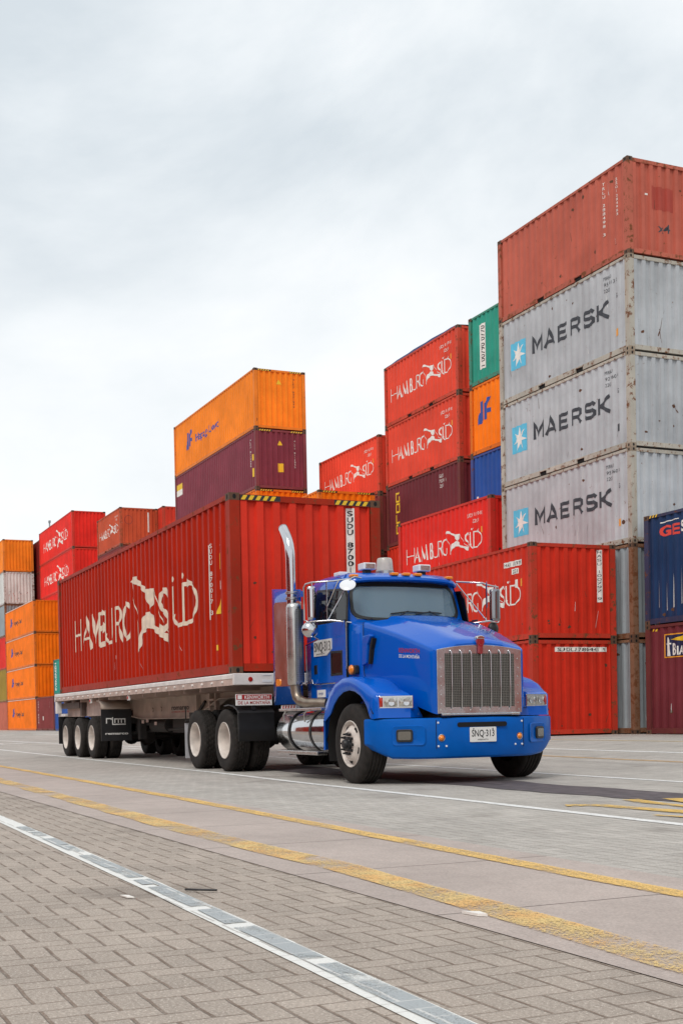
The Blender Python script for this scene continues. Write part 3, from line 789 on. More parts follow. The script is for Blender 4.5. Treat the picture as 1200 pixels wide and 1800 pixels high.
def ex_purple(t, H, Ln):
    hazard(t, H)
    disp_build([(0,0),(.26,0),(.13,.24)], [(0,1,2)], t, Y_PAINT, 'end', 1.15, 2.15, 'warning_triangle', .008)
    rect(t, 'end', 1.15, .85, .32, .42, Y_PAINT, 'yellow_placard', .008)
    vstack(t, 'HLXU 8112345', 'end', 2.02, 2.45, .08, .085, .03, W_PAINT)
    rect(t, 'side', -.52, .62, .16, .42, Y_PAINT, 'yellow_placard', .008); rect(t, 'side', -.52, 1.42, .12, .30, Y_PAINT, 'yellow_placard', .008)
    vstack(t, 'HLXU 8112345', 'side', -.80, 2.5, .07, .085, .03, W_PAINT)
    rect(t, 'side', -13.0, 2.05, 1.0, .33, Y_PAINT, 'placard', .008); rect(t, 'side', -13.05, 1.72, 1.05, .33, W_PAINT, 'placard', .008)
def ex_orange_top(t, H, Ln):
    hazard(t, H)
    disp_build([(0,0),(.26,0),(.13,.24)], [(0,1,2)], t, Y_PAINT, 'end', 1.15, 2.2, 'warning_triangle', .008)
    vstack(t, 'HLXU 6321540', 'end', 2.02, 2.55, .08, .09, .03, B_PAINT)
def ex_hz(t, H, Ln): hazard(t, H)
def ex_browntop(t, H, Ln):
    vstack(t, 'TRLU 288498 3', 'side', -1.13, 2.28, .085, .085, .03, W_PAINT); vstack(t, '22G1', 'side', -.55, 2.2, .085, .075, .03, W_PAINT)
    vstack(t, '284983', 'side', -.52, 1.75, .06, .07, .03, W_PAINT)
    rect(t, 'end', .82, 1.30, .75, .62, MP['patch_red'], 'repaint_patch', .003)
    rect(t, 'end', .62, 1.66, .10, .05, W_PAINT, 'scuff', .004)
    words(t, 'x4', 'end', 1.02, .70, .40, .24, B_PAINT, .01)
def ex_tarp(t, H, Ln):
    mb = MB(); rows = []
    for i in range(13):
        x = -.12 - i*(Ln-.24)/12; s_ = .05 + .10*math.sin(PI*(i+.5)/13) + .02*math.sin(i*2.1)
        rows.append([(x, .03, H-.03), (x, .05, H+s_*.6), (x, .5, H+s_*1.1), (x, WID*.5, H+s_*1.25), (x, WID-.5, H+s_), (x, WID-.05, H+s_*.6), (x, WID-.03, H-.03)])
    mb.grid(rows, flip=True); mb.build('tarpaulin', simple('navy_tarpaulin', (.03,.05,.16), .6, bump=.3, nscale=4), t, smooth=60)
def ex_far_orange(t, H, Ln):
    hl_mark(t, -10.86, 1.03, 1.10, .78); words(t, 'Hapag-Lloyd', 'side', -9.25, 1.20, 3.85, .40, B_PAINT, .015, 'wordmark')
    rect(t, 'side', -Ln+.2, H-.075, Ln-.4, .05, W_PAINT, 'pale_rail_edge', .03)
def ex_hl20(t, H, Ln): hl_mark(t, -6.15, 1.0, 1.10, .88)
def ex_dots(t, H, Ln):
    vstack(t, 'CAXU 6648', 'side', -6.0, 2.3, .22, .14, .06, W_PAINT); vstack(t, 'GVW', 'side', -1.6, 2.2, .16, .12, .05, W_PAINT); rect(t, 'side', -4.2, .8, .16, .3, W_PAINT, 'placard')
def ex_teal(t, H, Ln):
    vs, fs = fit('EVERGREEN', 2.0, .42, .02)
    disp_build([(-v[1], v[0]) for v in vs], fs, t, W_PAINT, 'side', -5.85, .35, 'lettering', .008)
def ex_bluedots(t, H, Ln):
    for z, w in ((1.25,.08),(1.0,.10),(.75,.12)): rect(t, 'side', -6.25, z-.3, w, .09, W_PAINT, 'sticker')
def ex_blue_sc(t, H, Ln):
    words(t, 'GE', 'side', -Ln+.62, 2.28, .78, .27, R_PAINT, .035, 'wordmark'); words(t, 'SC', 'side', -Ln+1.44, 2.32, .60, .27, W_PAINT, .035, 'wordmark')
    disp_build([(0,0),(.7,.03),(.7,.05),(0,.03)], [(0,1,2,3)], t, W_PAINT, 'side', -Ln+.66, 2.62, 'stroke', .006)
    hz = [(.22,.06),(.34,.06),(.46,.06)]
    for u, w in hz: disp_build([(0,0),(w,0),(w+.05,.07),(.05,.07)], [(0,1,2,3)], t, Y_PAINT, 'sideflat', -Ln+u, H-.08, 'hazard_stripe', 0)
    rnd = random.Random(3)
    for k in range(9):
        x = -Ln+.55+k*.30+rnd.uniform(-.05,.05); h = rnd.uniform(.4,1.0)
        disp_build([(0,0),(.05,.02),(.035,h*.7),(.02,h)], [(0,1,2,3)], t, MP['white'], 'side', x, .3+rnd.uniform(0,.35), 'bare_metal_scrape', .004)
def ex_bian(t, H, Ln):
    rect(t, 'side', -Ln+.73, 2.00, 1.95, .62, O_PAINT, 'sign_border', .006); rect(t, 'side', -Ln+.76, 2.03, 1.89, .56, simple('night_blue_panel', (.010,.014,.06), .5), 'sign_panel', .009)
    V = []; F = []
    def poly(l):
        b = len(V); V.extend(l); F.append(tuple(range(b, b+len(l))))
    poly([(.06,0),(.22,0),(.19,.30),(.09,.30)]); poly([(.04,.30),(.24,.30),(.24,.34),(.04,.34)]); poly([(.09,.34),(.19,.34),(.19,.42),(.14,.50),(.09,.42)])
    disp_build(V, F, t, W_PAINT, 'side', -Ln+.78, 2.04, 'lighthouse_emblem', .013)
    disp_build([(0,.03),(.45,.10),(1.2,.12),(1.2,-.08),(.45,-.03)], [(0,1,2,3,4)], t, Y_PAINT, 'side', -Ln+1.0, 2.44, 'light_beam', .013)
    words(t, 'B', 'side', -Ln+1.06, 2.07, .18, .30, W_PAINT, .03, 'wordmark', lift=.014); words(t, 'IA', 'side', -Ln+1.27, 2.07, .26, .22, W_PAINT, .03, 'wordmark', lift=.014)
    for u in (.28,.38): disp_build([(0,0),(.05,0),(.09,.06),(.04,.06)], [(0,1,2,3)], t, Y_PAINT, 'side', -Ln+u, 2.72, 'hazard_stripe', .006)
def ex_holes(t, H, Ln):
    rnd = random.Random(9)
    for k in range(22):
        y, z = rnd.uniform(.4,2.2), abs(rnd.gauss(.45,.35))+.2
        q = rnd.uniform(.03,.09); disp_build([(0,0),(q,.01),(q*.8,q),(.01,q*.8)], [(0,1,2,3)], t, MP['brown_red'] if k % 3 else K_PAINT, 'end', y, z, 'rust_patch', .004)
def ex_circle(t, H, Ln):
    V = []; F = []; ribbon(arc(0,0,.26,.30,0,360,20), .035, V, F); disp_build(V, F, t, MP['wine'], 'end', .62, 1.75, 'ring_mark', .004)
    ex_thinstrip(t, H, Ln)

g_star = 'grey containers with the star square'
stack(-8.773, 14.553, G0, 20, [
 ('blue_grey', S_, 'grey green container with thick rusty corner post, on the ground under the star square containers', {}),
 ('blue_grey', S_, 'grey green container with rusty post, directly under the lowest blue star square container', {}),
 ('grey', S_, 'grey container with blue star square and dark lettering, lowest of the three star square containers', {'logo': 'star', 'code': 'black:95 060 3', 'castmat': MP['casting_grey']}),
 ('grey', S_, 'grey container with blue star square, scraped below its lettering, middle one of the three alike', {'logo': 'star', 'code': 'black:92 360 4', 'castmat': MP['casting_grey']}),
 ('grey', S_, 'grey container with blue star square and dark lettering, directly under the brownish red top container', {'logo': 'star', 'code': 'black:95 413 2', 'castmat': MP['casting_grey']}),
 ('brown_red', S_, 'faded brownish red container without a logo, on top of the tallest stack at the right', {'extras': ex_browntop})])
stack(-9.370, 11.710, G0, 20, [
 ('red', S_, 'worn red container on the ground with a horizontal white number bar on its end', {'extras': ex_bar}),
 ('red', S_, 'red seabird container behind the truck mirror, with a vertical white number strip', {'logo': 'ham', 'code': 'plate', 'extras': ex_strip})], yaw=-.0274)
stack(-16.34, 14.70, G0, 20, [
 ('red', S_, 'red container on the ground hidden behind the cab, bottom of the bright red seabird stack', {}),
 ('red', S_, 'red container hidden behind the cab roof, directly under the bright red seabird container', {}),
 ('bright_red', S_, 'bright red seabird container with clean white lettering, just above the truck roof', {'logo': 'ham', 'code': 'white'})])
stack(-15.92, 17.62, G0, 20, [
 ('grey', S_, 'plain grey container hidden on the ground at the foot of the green topped stack', {}),
 ('red', S_, 'plain red container hidden second in the green topped stack', {}),
 ('maroon', S_, 'plain maroon container hidden directly under the royal blue container', {}),
 ('blue', S_, 'royal blue container squeezed between the maroon stack and the star square stack', {'extras': ex_bluedots}),
 ('far_orange', S_, 'orange container with a large blue emblem, between the royal blue one and the green one', {'extras': ex_hl20}),
 ('green', S_, 'green container with a white vertical number panel, left of the brownish red top container', {'extras': ex_strip_green})])
stack(-23.611, 17.754, G0+.16, 20, [
 ('brown_red', S_, 'plain brown container hidden on the ground under the stack with the yellow vertical lettering', {}),
 ('orange', S_, 'plain orange container hidden second in the stack with the yellow vertical lettering', {}),
 ('red', S_, 'red container showing a sliver directly under the maroon one with yellow vertical lettering', {}),
 ('maroon', S_, 'maroon container with yellow vertical lettering on its side', {'extras': ex_gold}),
 ('coral', S_, 'red seabird container between the maroon one below and the tarpaulin covered one above', {'logo': 'ham', 'code': 'white'}),
 ('coral', S_, 'red seabird container under a navy tarpaulin, topmost of its stack left of the green container', {'logo': 'ham', 'code': 'white', 'extras': ex_tarp})], yaw=-.0150)
x_, y_ = -31.0, 17.9
stack(x_, y_, G0+.10, 20, [
 ('grey', S_, 'plain grey container hidden on the ground left of the yellow lettered stack', {}),
 ('dark_red', S_, 'dark red container hidden second in the stack left of the yellow lettered stack', {}),
 ('dark_red', S_, 'dark red container third up, behind the top right corner of the truck load', {}),
 ('wine', S_, 'wine red container showing a sliver right of the truck load, under the red seabird container', {}),
 ('coral', S_, 'red seabird container alone at the top, between the open sky and the taller seabird stack', {'logo': 'ham', 'code': 'white'})])
stack(-30.47, 14.75, G0, 20, [
 ('maroon', S_, 'plain maroon container hidden on the ground behind the truck load', {}),
 ('orange', S_, 'plain orange container hidden second up behind the truck load', {}),
 ('grey', S_, 'plain grey container hidden third up behind the truck load', {}),
 ('far_orange', S_, 'orange container whose top edge shows above the right half of the truck load', {'extras': ex_hz})])
stack(-38.122, 14.796, G0+.16, 40, [
 ('grey', H_, 'long grey container hidden on the ground at the foot of the tall orange topped stack', {}),
 ('maroon', H_, 'long maroon container hidden second in the tall orange topped stack', {}),
 ('red', H_, 'long red container hidden third in the tall orange topped stack', {}),
 ('far_orange', H_, 'long orange container showing a thin strip under the plum one, above the truck load', {'extras': ex_hz}),
 ('plum', H_, 'long plum container with yellow placards under the orange top container', {'extras': ex_purple}),
 ('orange', H_, 'long orange container with dark blue emblem, on top of the stack behind the load', {'logo': 'hl40', 'extras': ex_orange_top})])
stack(-64.3, 17.8, G0-.30, 20, [
 ('grey', S_, 'plain grey container hidden at the foot of the stack beside the plum container', {}),
 ('red', S_, 'plain red container hidden second in the stack beside the plum container', {}),
 ('maroon', S_, 'plain maroon container hidden third in the stack beside the plum container', {}),
 ('red', S_, 'plain red container hidden fourth in the stack beside the plum container', {}),
 ('red', S_, 'plain red container hidden fifth in the stack beside the plum container', {}),
 ('deep_red', S_, 'red container with a dark side, just left of the long plum container', {})])
stack(-65.6, 15.15, G0-.30, 20, [
 ('maroon', S_, 'plain maroon container hidden at the foot of the rust red seabird stack', {}),
 ('grey', S_, 'plain grey container hidden second in the rust red seabird stack', {}),
 ('red', S_, 'plain red container hidden third in the rust red seabird stack', {}),
 ('orange', S_, 'plain orange container hidden fourth in the rust red seabird stack', {}),
 ('wine', S_, 'brownish container directly under the rust red seabird one with a ring mark', {'code': 'white'}),
 ('orange_red', S_, 'rust red seabird container with a ring mark and white strip on its end', {'logo': 'ham', 'code': 'white', 'extras': ex_circle})])
stack(-79.4, 14.9, G0-.20, 40, [
 ('grey', H_, 'long grey container hidden at the foot of the bright red pair', {}),
 ('red', H_, 'long red container hidden second in the stack of the bright red pair', {}),
 ('maroon', H_, 'long maroon container hidden third in the stack of the bright red pair', {}),
 ('bright_red', H_, 'bright red long container showing a strip above the far orange stack', {}),
 ('bright_red', H_, 'bright red long seabird container, lower of the pair above the rear of the load', {'logo': 'ham'}),
 ('bright_red', H_, 'bright red long seabird container, upper one of the pair against the sky at the left', {'logo': 'ham'})])
g_or = 'far orange containers with the blue emblem'
stack(-81.683, 12.181, G0, 40, [
 ('far_orange', S_, 'far orange container on the ground, its end hidden by a brown red container', {'extras': ex_far_orange}),
 ('far_orange', S_, 'far orange container second from the ground, with a rusty spotted end', {'extras': ex_far_orange}),
 ('far_orange', S_, 'far orange container third from the ground, just under the topmost of its stack', {'extras': ex_far_orange}),
 ('far_orange', S_, 'far orange container topmost of its stack of four at the left', {'extras': ex_far_orange})])
stack(-74.95, 12.2, G0, 20, [('wine', S_, 'brown red container with columns of small white marks, right of the far orange stack', {'extras': ex_dots})])
stack(-66.9, 12.0, G0, 20, [
 ('blue', S_, 'blue container on the ground seen as a sliver behind the rear of the trailer', {}),
 ('teal', S_, 'teal container with white vertical lettering seen as a sliver beside the truck load', {'extras': ex_teal})])
stack(-95.9, 12.3, G0-.3, 40, [
 ('salmon', H_, 'salmon red container on the ground at the left edge of the yard', {}),
 ('olive', H_, 'olive yellow container second from the ground at the left edge', {}),
 ('bright_red', H_, 'red container with white marks third from the ground at the left edge', {}),
 ('blue_grey', H_, 'pale grey container with navy lid directly under the battered white container', {}),
 ('white', H_, 'battered white container with rust holes, under the orange one at the left edge', {'extras': ex_holes}),
 ('orange', H_, 'orange container with a blank end, topmost at the left edge against the sky', {'extras': ex_strip if False else None})])
stack(-94.6, 15.25, G0-.45, 40, [
 ('grey', H_, 'long grey container hidden at the foot of the dark maroon pair', {}),
 ('red', H_, 'long red container hidden second under the dark maroon pair', {}),
 ('maroon', H_, 'long maroon container hidden third under the dark maroon pair', {}),
 ('maroon', H_, 'long maroon container hidden fourth under the dark maroon pair', {}),
 ('dark_red', H_, 'dark maroon long container, lower one between the white container and the bright red pair', {}),
 ('dark_red', H_, 'dark maroon long container, upper one beside the orange top container at the left edge', {})])
stack(-8.26+L20, 14.54, G0, 20, [
 ('maroon', H_, 'dark maroon container with a lighthouse sign, on the ground at the right edge', {'extras': ex_bian}),
 ('navy', H_, 'navy blue container with red and white lettering at the right edge', {'extras': ex_blue_sc})])
# lighting mast far behind
mast = thing('light_mast', 'thin grey lighting mast far behind the left stacks', 'mast', (-150, 27.4, G0))
MB().tube([(0,0,0),(0,0,13),(0,0,27.2)], [.16,.12,.10], 8).build('pole', simple('galvanised_mast', (.30,.34,.36), .5, .3), mast)
MB().box(-.25,.25,-.12,.12,27.2,27.5).build('lamp_head', simple('lamp_housing', (.22,.25,.27), .5), mast)
# ------------------------------------------------------------------ vehicle materials
BLUE = simple('blue_truck_paint', (.000,.100,.52), .22, coat=.65, spec=.05)
bn = BLUE.node_tree; g = NG(bn); tcn = bn.nodes.new('ShaderNodeTexCoord')
dn = g.noise(tcn.outputs['Object'], 3.0, 6, .7); bn.nodes['Principled BSDF'].inputs['Coat Roughness'].default_value = .02
dl = g.ramp(dn, .50, .80, .0, .06)
bn.links.new(g.mix(dl, (.000,.100,.52), (.02,.13,.44)), bn.nodes['Principled BSDF'].inputs['Base Color'])
bn.links.new(g.ramp(dn, .3, .7, .18, .30), bn.nodes['Principled BSDF'].inputs['Roughness'])
BUMPER = simple('bumper_blue_paint', (.000,.105,.46), .42, coat=.12, spec=.1, noise=.08, nscale=5)
CHROME = simple('chrome', (.60,.60,.62), .07, 1.0, noise=.04, nscale=6)
STEEL = simple('brushed_steel', (.55,.54,.53), .28, 1.0, noise=.12, nscale=10)
PIPE = simple('stained_pipe_steel', (.30,.25,.20), .36, .8, noise=.25, nscale=12)
RUBBER = simple('tyre_rubber', (.022,.019,.017), .80, noise=.55, nscale=9, spec=.3)
BLACK = simple('black_plastic', (.012,.012,.014), .45, noise=.2, nscale=7)
GREASE = simple('greasy_chassis', (.020,.017,.015), .7, noise=.5, nscale=6)
WHEELW = simple('cream_wheel_paint', (.64,.58,.53), .40, noise=.22, nscale=7)
CREAM = simple('dusty_cream_frame', (.40,.325,.27), .6, noise=.20, nscale=3)
WHITE = simple('trailer_white_paint', (.72,.68,.66), .45, noise=.12, nscale=5)
PINK = simple('dusty_rail_paint', (.50,.38,.33), .55, noise=.22, nscale=4)
AMBER = simple('amber_lens', (.85,.24,.01), .15, coat=.6)
REDL = simple('red_lens', (.40,.02,.01), .2, coat=.6)
LENS = simple('clear_headlight_lens', (.46,.45,.42), .08, .6, coat=1, noise=.35, nscale=30)
LAMPW = simple('white_lamp_housing', (.75,.77,.80), .3, coat=.4)
BEACON = simple('milky_beacon_dome', (.62,.58,.52), .35, coat=.4, noise=.08, nscale=20)
BEACON.node_tree.nodes['Principled BSDF'].inputs['Transmission Weight'].default_value = .25
DECAL = simple('decal_white', (.80,.80,.78), .4)
SIGNR = simple('sign_red', (.42,.02,.02), .45)
PLATE = simple('number_plate_white', (.74,.74,.72), .35)
EMBR = simple('dark_red_enamel', (.30,.008,.02), .2, coat=.8)
TRIMS = simple('silver_bar', (.45,.47,.50), .25, .8)
# cab glass: green pane, sky reflection painted into its colour, partly clear, partly reflecting
def glass(name, sky_tone, clear, rough=.02):
    m, N, L, b = nmat(name)
    b.inputs['Base Color'].default_value = (*sky_tone, 1); b.inputs['Roughness'].default_value = rough; b.inputs['Coat Weight'].default_value = 1.0
    b.inputs['Specular IOR Level'].default_value = .9
    tr = N.new('ShaderNodeBsdfTransparent'); tr.inputs[0].default_value = (.70,.82,.80,1)
    ms = N.new('ShaderNodeMixShader'); ms.inputs[0].default_value = 1-clear
    L.new(tr.outputs[0], ms.inputs[1]); L.new(b.outputs[0], ms.inputs[2]); L.new(ms.outputs[0], N['Material Output'].inputs[0]); return m
WIND = glass('green_sky_toned_windshield', (.19,.28,.265), .44)
SIDEG = simple('dark_side_glass', (.006,.007,.009), .06, spec=.35)
# woven grille mesh
gm, gN, gL, gb = nmat('grille_mesh_steel'); gg = NG(gm.node_tree)
gt = gN.new('ShaderNodeTexCoord'); gs = gN.new('ShaderNodeSeparateXYZ'); gL.new(gt.outputs['Object'], gs.inputs[0])
wy = gg.m('SINE', gg.m('MULTIPLY', gs.outputs['Y'], 260)); wz = gg.m('SINE', gg.m('MULTIPLY', gs.outputs['Z'], 300))
wv = gg.m('MAXIMUM', wy, wz)
gL.new(gg.mix(gg.ramp(wv, -.2, .8), (.03,.03,.03), (.20,.185,.165)), gb.inputs['Base Color']); gb.inputs['Roughness'].default_value = .5; gb.inputs['Metallic'].default_value = .3
gbp = gN.new('ShaderNodeBump'); gbp.inputs['Distance'].default_value = .006; gL.new(wv, gbp.inputs['Height']); gL.new(gbp.outputs[0], gb.inputs['Normal'])

# ------------------------------------------------------------------ wheels
def tyre_mb(r, w, lug=0, n=60):
    """tyre about the Y axis, outer face at y=0"""
    mb = MB(); ri = r*.575
    prof = [(ri, .012), (ri*1.03, .003), (r*.66, -.002), (r*.78, -.006), (r*.88, -.002), (r*.945, .010), (r*.978, .022), (r*.992, .036)]
    k = 5; lands = []
    a0, a1 = .036, w-.036; seg = (a1-a0)/k
    for i in range(k):
        s0 = a0+seg*i; s1 = s0+seg
        if i: lands += [(r*.975, s0-.004), (r*.975, s0+.004), (r, s0+.006)]
        else: lands += [(r*.998, s0+.006)]
        lands += [(r, s1-.006)] if i < k-1 else [(r*.998, s1-.004)]
    prof += lands + [(r*.992, w-.036), (r*.978, w-.022), (r*.945, w-.010), (r*.78, w+.004), (ri, w-.012), (ri*.97, w*.5), (ri, .012)]
    sh = set([6, 7, 8, 9, len(prof)-4, len(prof)-5, len(prof)-6, len(prof)-7, len(prof)-8])
    def rf(pi_, kk, rr):
        if lug and rr > r*.96 and (kk + (pi_//2)) % 3 == 0: return rr - lug
        return rr
    mb.lathe(prof, (0,0,0), 'y', n, rfun=rf, flip=True); return mb
def mesh_of(mb, name, mats, smooth=None):
    o = mb.build(name, mats, None, smooth); me = o.data; bpy.data.objects.remove(o); return me
ME_T_STEER = mesh_of(tyre_mb(.515, .31, 0, 72), 'tyre', RUBBER, 40)
ME_T_DRIVE = mesh_of(tyre_mb(.515, .29, .011, 108), 'tyre', RUBBER, 30)
ME_T_TRAIL = mesh_of(tyre_mb(.485, .285, 0, 64), 'tyre', RUBBER, 40)
def rim_dish(r, w):
    mb = MB(); R0 = r*.585
    mb.lathe([(R0*.985, .016), (R0*1.0, -.004), (R0*.975, -.008), (R0*.945, .004), (R0*.92, .03), (R0*.895, .09), (R0*.875, .15), (R0*.84, .195), (R0*.76, .225), (R0*.60, .235), (R0*.44, .225), (R0*.42, .15), (R0*.36, .13), (R0*.30, .125), (0.001, .125)], (0,0,0), 'y', 48, flip=True)
    return mb
ME_R_DISH = mesh_of(rim_dish(.515, .29), 'rim', WHEELW, 40); ME_R_TR = mesh_of(rim_dish(.50, .28), 'rim', WHEELW, 40)
def rim_front():
    mb = MB(); R0 = .515*.585
    mb.lathe([(R0*.985, .020), (R0, -.002), (R0*.97, -.006), (R0*.94, .006), (R0*.91, .035), (R0*.86, .050), (R0*.80, .035), (R0*.70, .005), (R0*.60, -.018), (R0*.52, -.022), (R0*.50, -.015), (R0*.30, -.015)], (0,0,0), 'y', 48, 0, flip=True)
    for k in range(10):                                    # hand holes
        t = 2*PI*(k+.5)/10; c = Vector((R0*.755*math.cos(t), .019, R0*.755*math.sin(t)))
        if k % 2 == 0:
            u = Vector((math.cos(t), -.45, math.sin(t))).normalized(); w_ = Vector((-math.sin(t), 0, math.cos(t)))
            nrm = Vector((-.45*math.cos(t)*-1*-1, -1, 0)); n = 14
            u = Vector((math.cos(t)*.91, .30, math.sin(t)*.91))
            mb.add([tuple(c + Vector((0,-.004,0)) + u*(.034*math.cos(2*PI*i/n)) + w_*(.046*math.sin(2*PI*i/n))) for i in range(n)], [tuple(range(n))], 1)
    return mb
ME_R_FRONT = mesh_of(rim_front(), 'rim', [WHEELW, HOLE], 35)
def hub_front():
    mb = MB(); mb.lathe([(.093,-.010),(.093,-.045),(.085,-.058),(.060,-.062),(.055,-.095),(.046,-.105),(.001,-.105)], (0,0,0), 'y', 24, flip=True)
    for k in range(10):
        t = 2*PI*k/10; x, z = .128*math.cos(t), .128*math.sin(t)
        mb.lathe([(.019,-.010),(.019,-.050),(.013,-.056),(.012,-.085),(.001,-.087)], (x,0,z), 'y', 8, flip=True)
    return mb
ME_HUB = mesh_of(hub_front(), 'hub', BLACK, 40)
def flip_y(o): o.scale = (1, -1, 1)
def wheel(parent, X, Y, r, me_t, me_r, hub=None, far=False, dual=False, name='wheel'):
    e = bpy.data.objects.new(name, None); COL.objects.link(e); e.parent = parent; e.location = (X, Y, r-.004); e.empty_display_size = .2
    if far: e.scale = (1, -1, 1)
    def sub(n, me, y=0, rot=0):
        o = bpy.data.objects.new(n, me); COL.objects.link(o); o.parent = e; o.location = (0, y, 0); o.rotation_euler = (0, rot, 0); return o
    rr = random.uniform(0, 6)
    sub('tyre', me_t, 0, rr); sub('rim', me_r, 0, rr)
    if hub: sub('hub', hub, 0, rr)
    if dual: sub('tyre', me_t, .335, rr+.3)
    return e

YC = 1.325
def mY(y): return 2*YC - y

def axle(parent, X, r, w=2.3, name='axle'):
    mb = MB(); mb.tube([(X, .35, r), (X, 2.3, r)], .075, 12); mb.lathe([(.02,-.2),(.16,-.16),(.21,0),(.16,.16),(.02,.2)], (X, YC, r), 'x', 16, flip=False)
    mb.box(X-.5, X+.5, .68, .78, r+.03, r+.14); mb.box(X-.5, X+.5, 1.87, 1.97, r+.03, r+.14)
    mb.tube([(X-.1, .9, r-.1), (X-.1, .9, r+.25)], .09, 10); mb.tube([(X-.1, 1.75, r-.1), (X-.1, 1.75, r+.25)], .09, 10)
    return mb.build(name, GREASE, parent, 40)

# ------------------------------------------------------------------ tractor
tr = thing('semi_truck', 'blue long bonnet tractor truck with a chrome grille and exhaust stack, pulling the loaded trailer', 'truck', (0,0,0))

def resample(rows): return rows
# --- bonnet: lofted sections, (x, [(half width, z) from side bottom to centre])
def hood_sec(x):
    t = (x-4.0)/(5.45-4.0)                                   # 0 at the cowl, 1 at the nose
    def l(a, b): return a+(b-a)*t
    hw = l(.885, .655) + .012*math.sin(PI*min(max(t,0),1))
    ze = l(2.10, 1.675) + .022*math.sin(PI*min(max(t,0),1)); zt = l(2.20, 1.775) + .030*math.sin(PI*min(max(t,0),1))
    return [(hw-.02, l(1.30, .87)), (hw, l(1.45, 1.0)), (hw, ze-.10), (hw-.002, ze-.018), (hw-.010, ze-.003), (hw-.026, ze+.006),
            (hw*.60, l(zt-.055, zt-.035)), (hw*.54, zt-.014), (hw*.3, zt), (0, zt+.004)]
xs = [3.98, 4.15, 4.4, 4.7, 5.0, 5.25, 5.38, 5.43, 5.455]
rows = []
for x in xs:
    s_ = hood_sec(x); k = 1.0
    if x > 5.37:
        q = (x-5.37)/.085; sh = .030*(1-math.sqrt(max(0, 1-q*q)))
        s_ = [(h - sh, z - (sh if i > 3 else 0)) for i, (h, z) in enumerate(s_)]
    row = [(x - (0 if i > 1 else 0), YC - h, z) for i, (h, z) in enumerate(s_)] + [(x, YC + h, z) for h, z in s_[::-1][1:]]
    rows.append(row)
mb = MB(); mb.grid(rows, flip=True)
# nose rim turning in to the grille
last = rows[-1]; inner = [(x-.004, YC + (y-YC)*.955, z-.035 if z > 1.2 else z) for x, y, z in last]
inner2 = [(x-.05, y, z) for x, y, z in inner]
mb.grid([last, inner, inner2], flip=True)
hood = mb.build('bonnet', BLUE, tr, 40)
# front lettering panel on the bonnet side
def on_hood(o_parent, s, x, z, w, h, mat, lift):
    vs, fs = fit(s, w, h, .012)
    mb = MB(); V = []
    for u, v in vs:
        X = x+u; t = (X-4.0)/1.45; hw = .885+(.655-.885)*t + .012*math.sin(PI*t); V.append((X, YC-hw-lift, z+v - .085*u))
    mb.add(V, fs); return mb.build('dealer_lettering', mat, o_parent)
bgm = MB()
q = [(4.76,1.665),(5.22,1.635),(5.22,1.70),(4.76,1.735)]
def hwx(X): t = (X-4.0)/1.45; return .885+(.655-.885)*t + .03*math.sin(PI*t)
on_hood(hood, 'KENWORTH', 4.78, 1.665, .42, .058, SIGNR, .004)
on_hood(hood, 'DE LA MONTAÑA', 4.78, 1.600, .42, .042, DECAL, .004)
# seam between bonnet and cowl, air intake
mb = MB(); sr = []
for x in (3.968, 3.986):
    s_ = hood_sec(3.98); sr.append([(x, YC-h-.0025, z+.0025) for h, z in s_] + [(x, YC+h+.0025, z+.0025) for h, z in s_[::-1][1:]])
mb.grid(sr, flip=True); mb.build('bonnet_seam', HOLE, tr)
for s_ in (0, 1):
    yy = YC-.80 if not s_ else YC+.80
    mb = MB(); mb.box(3.93, 4.06, yy-.012, yy+.012, 2.135, 2.160); mb.build('bonnet_latch', BLACK, tr, bevel=.004)
for s_ in (0, 1):
    f = (lambda y: y) if not s_ else mY
    mb = MB()
    pts = [(3.99, 1.53), (4.03, 1.92), (4.24, 1.93), (4.26, 1.905), (4.16, 1.80), (4.12, 1.56)]
    mb.prism(pts, 'y', f(.395), f(.46)); mb.build('air_intake', BLUE, tr, bevel=.012)
    mb = MB(); mb.prism([(4.145,1.545),(4.20,1.79),(4.255,1.88),(4.30,1.875),(4.235,1.74),(4.19,1.545)], 'y', f(.418), f(.47)); mb.build('intake_slot', HOLE, tr)

# --- cab shell: horizontal sections; t runs rear-left .. front .. rear-right
def cab_sec(z, xr, xf, hwr, hwf, bow, rc=.10):
    pts = [(xr, YC-hwr*.9), (xr, YC-hwr+.03), (xr+.05, YC-hwr), (xr+(xf-xr)*.5, YC-(hwr+hwf)/2), (xf-.16, YC-hwf-.012)]
    for k in range(5):
        a = PI/2*k/4; pts.append((xf-rc+rc*math.sin(a)-bow, YC-hwf+rc*.7-rc*.7*math.cos(a)))
    for s in (-.6,-.3,0): pts.append((xf - bow*abs(s)**2 , YC+s*(hwf-rc*.7)))
    full = pts + [(x, mY(y)) for x, y in pts[::-1][1:]]
    return [(x, y, z) for x, y in full]
secs = [cab_sec(1.00, 2.22, 3.98, .975, .93, .02), cab_sec(1.30, 2.22, 3.98, .985, .93, .02), cab_sec(1.95, 2.22, 3.98, .985, .92, .02), cab_sec(2.07, 2.22, 3.96, .980, .90, .03),
        cab_sec(2.145, 2.225, 3.66, .970, .905, .10), cab_sec(2.17, 2.225, 3.62, .965, .90, .11), cab_sec(2.70, 2.26, 3.46, .915, .855, .11),
        cab_sec(2.76, 2.28, 3.47, .90, .845, .11), cab_sec(2.82, 2.33, 3.42, .85, .79, .11), cab_sec(2.86, 2.45, 3.25, .74, .66, .08), cab_sec(2.875, 2.6, 3.0, .5, .45, .05)]
mb = MB(); mb.grid(secs, closed=True, flip=False)
b = len(mb.v)-len(secs[0]); mb.f.append(list(range(b, b+len(secs[0])))); mb.m.append(0)
cab = mb.build('cab', BLUE, tr, 38)
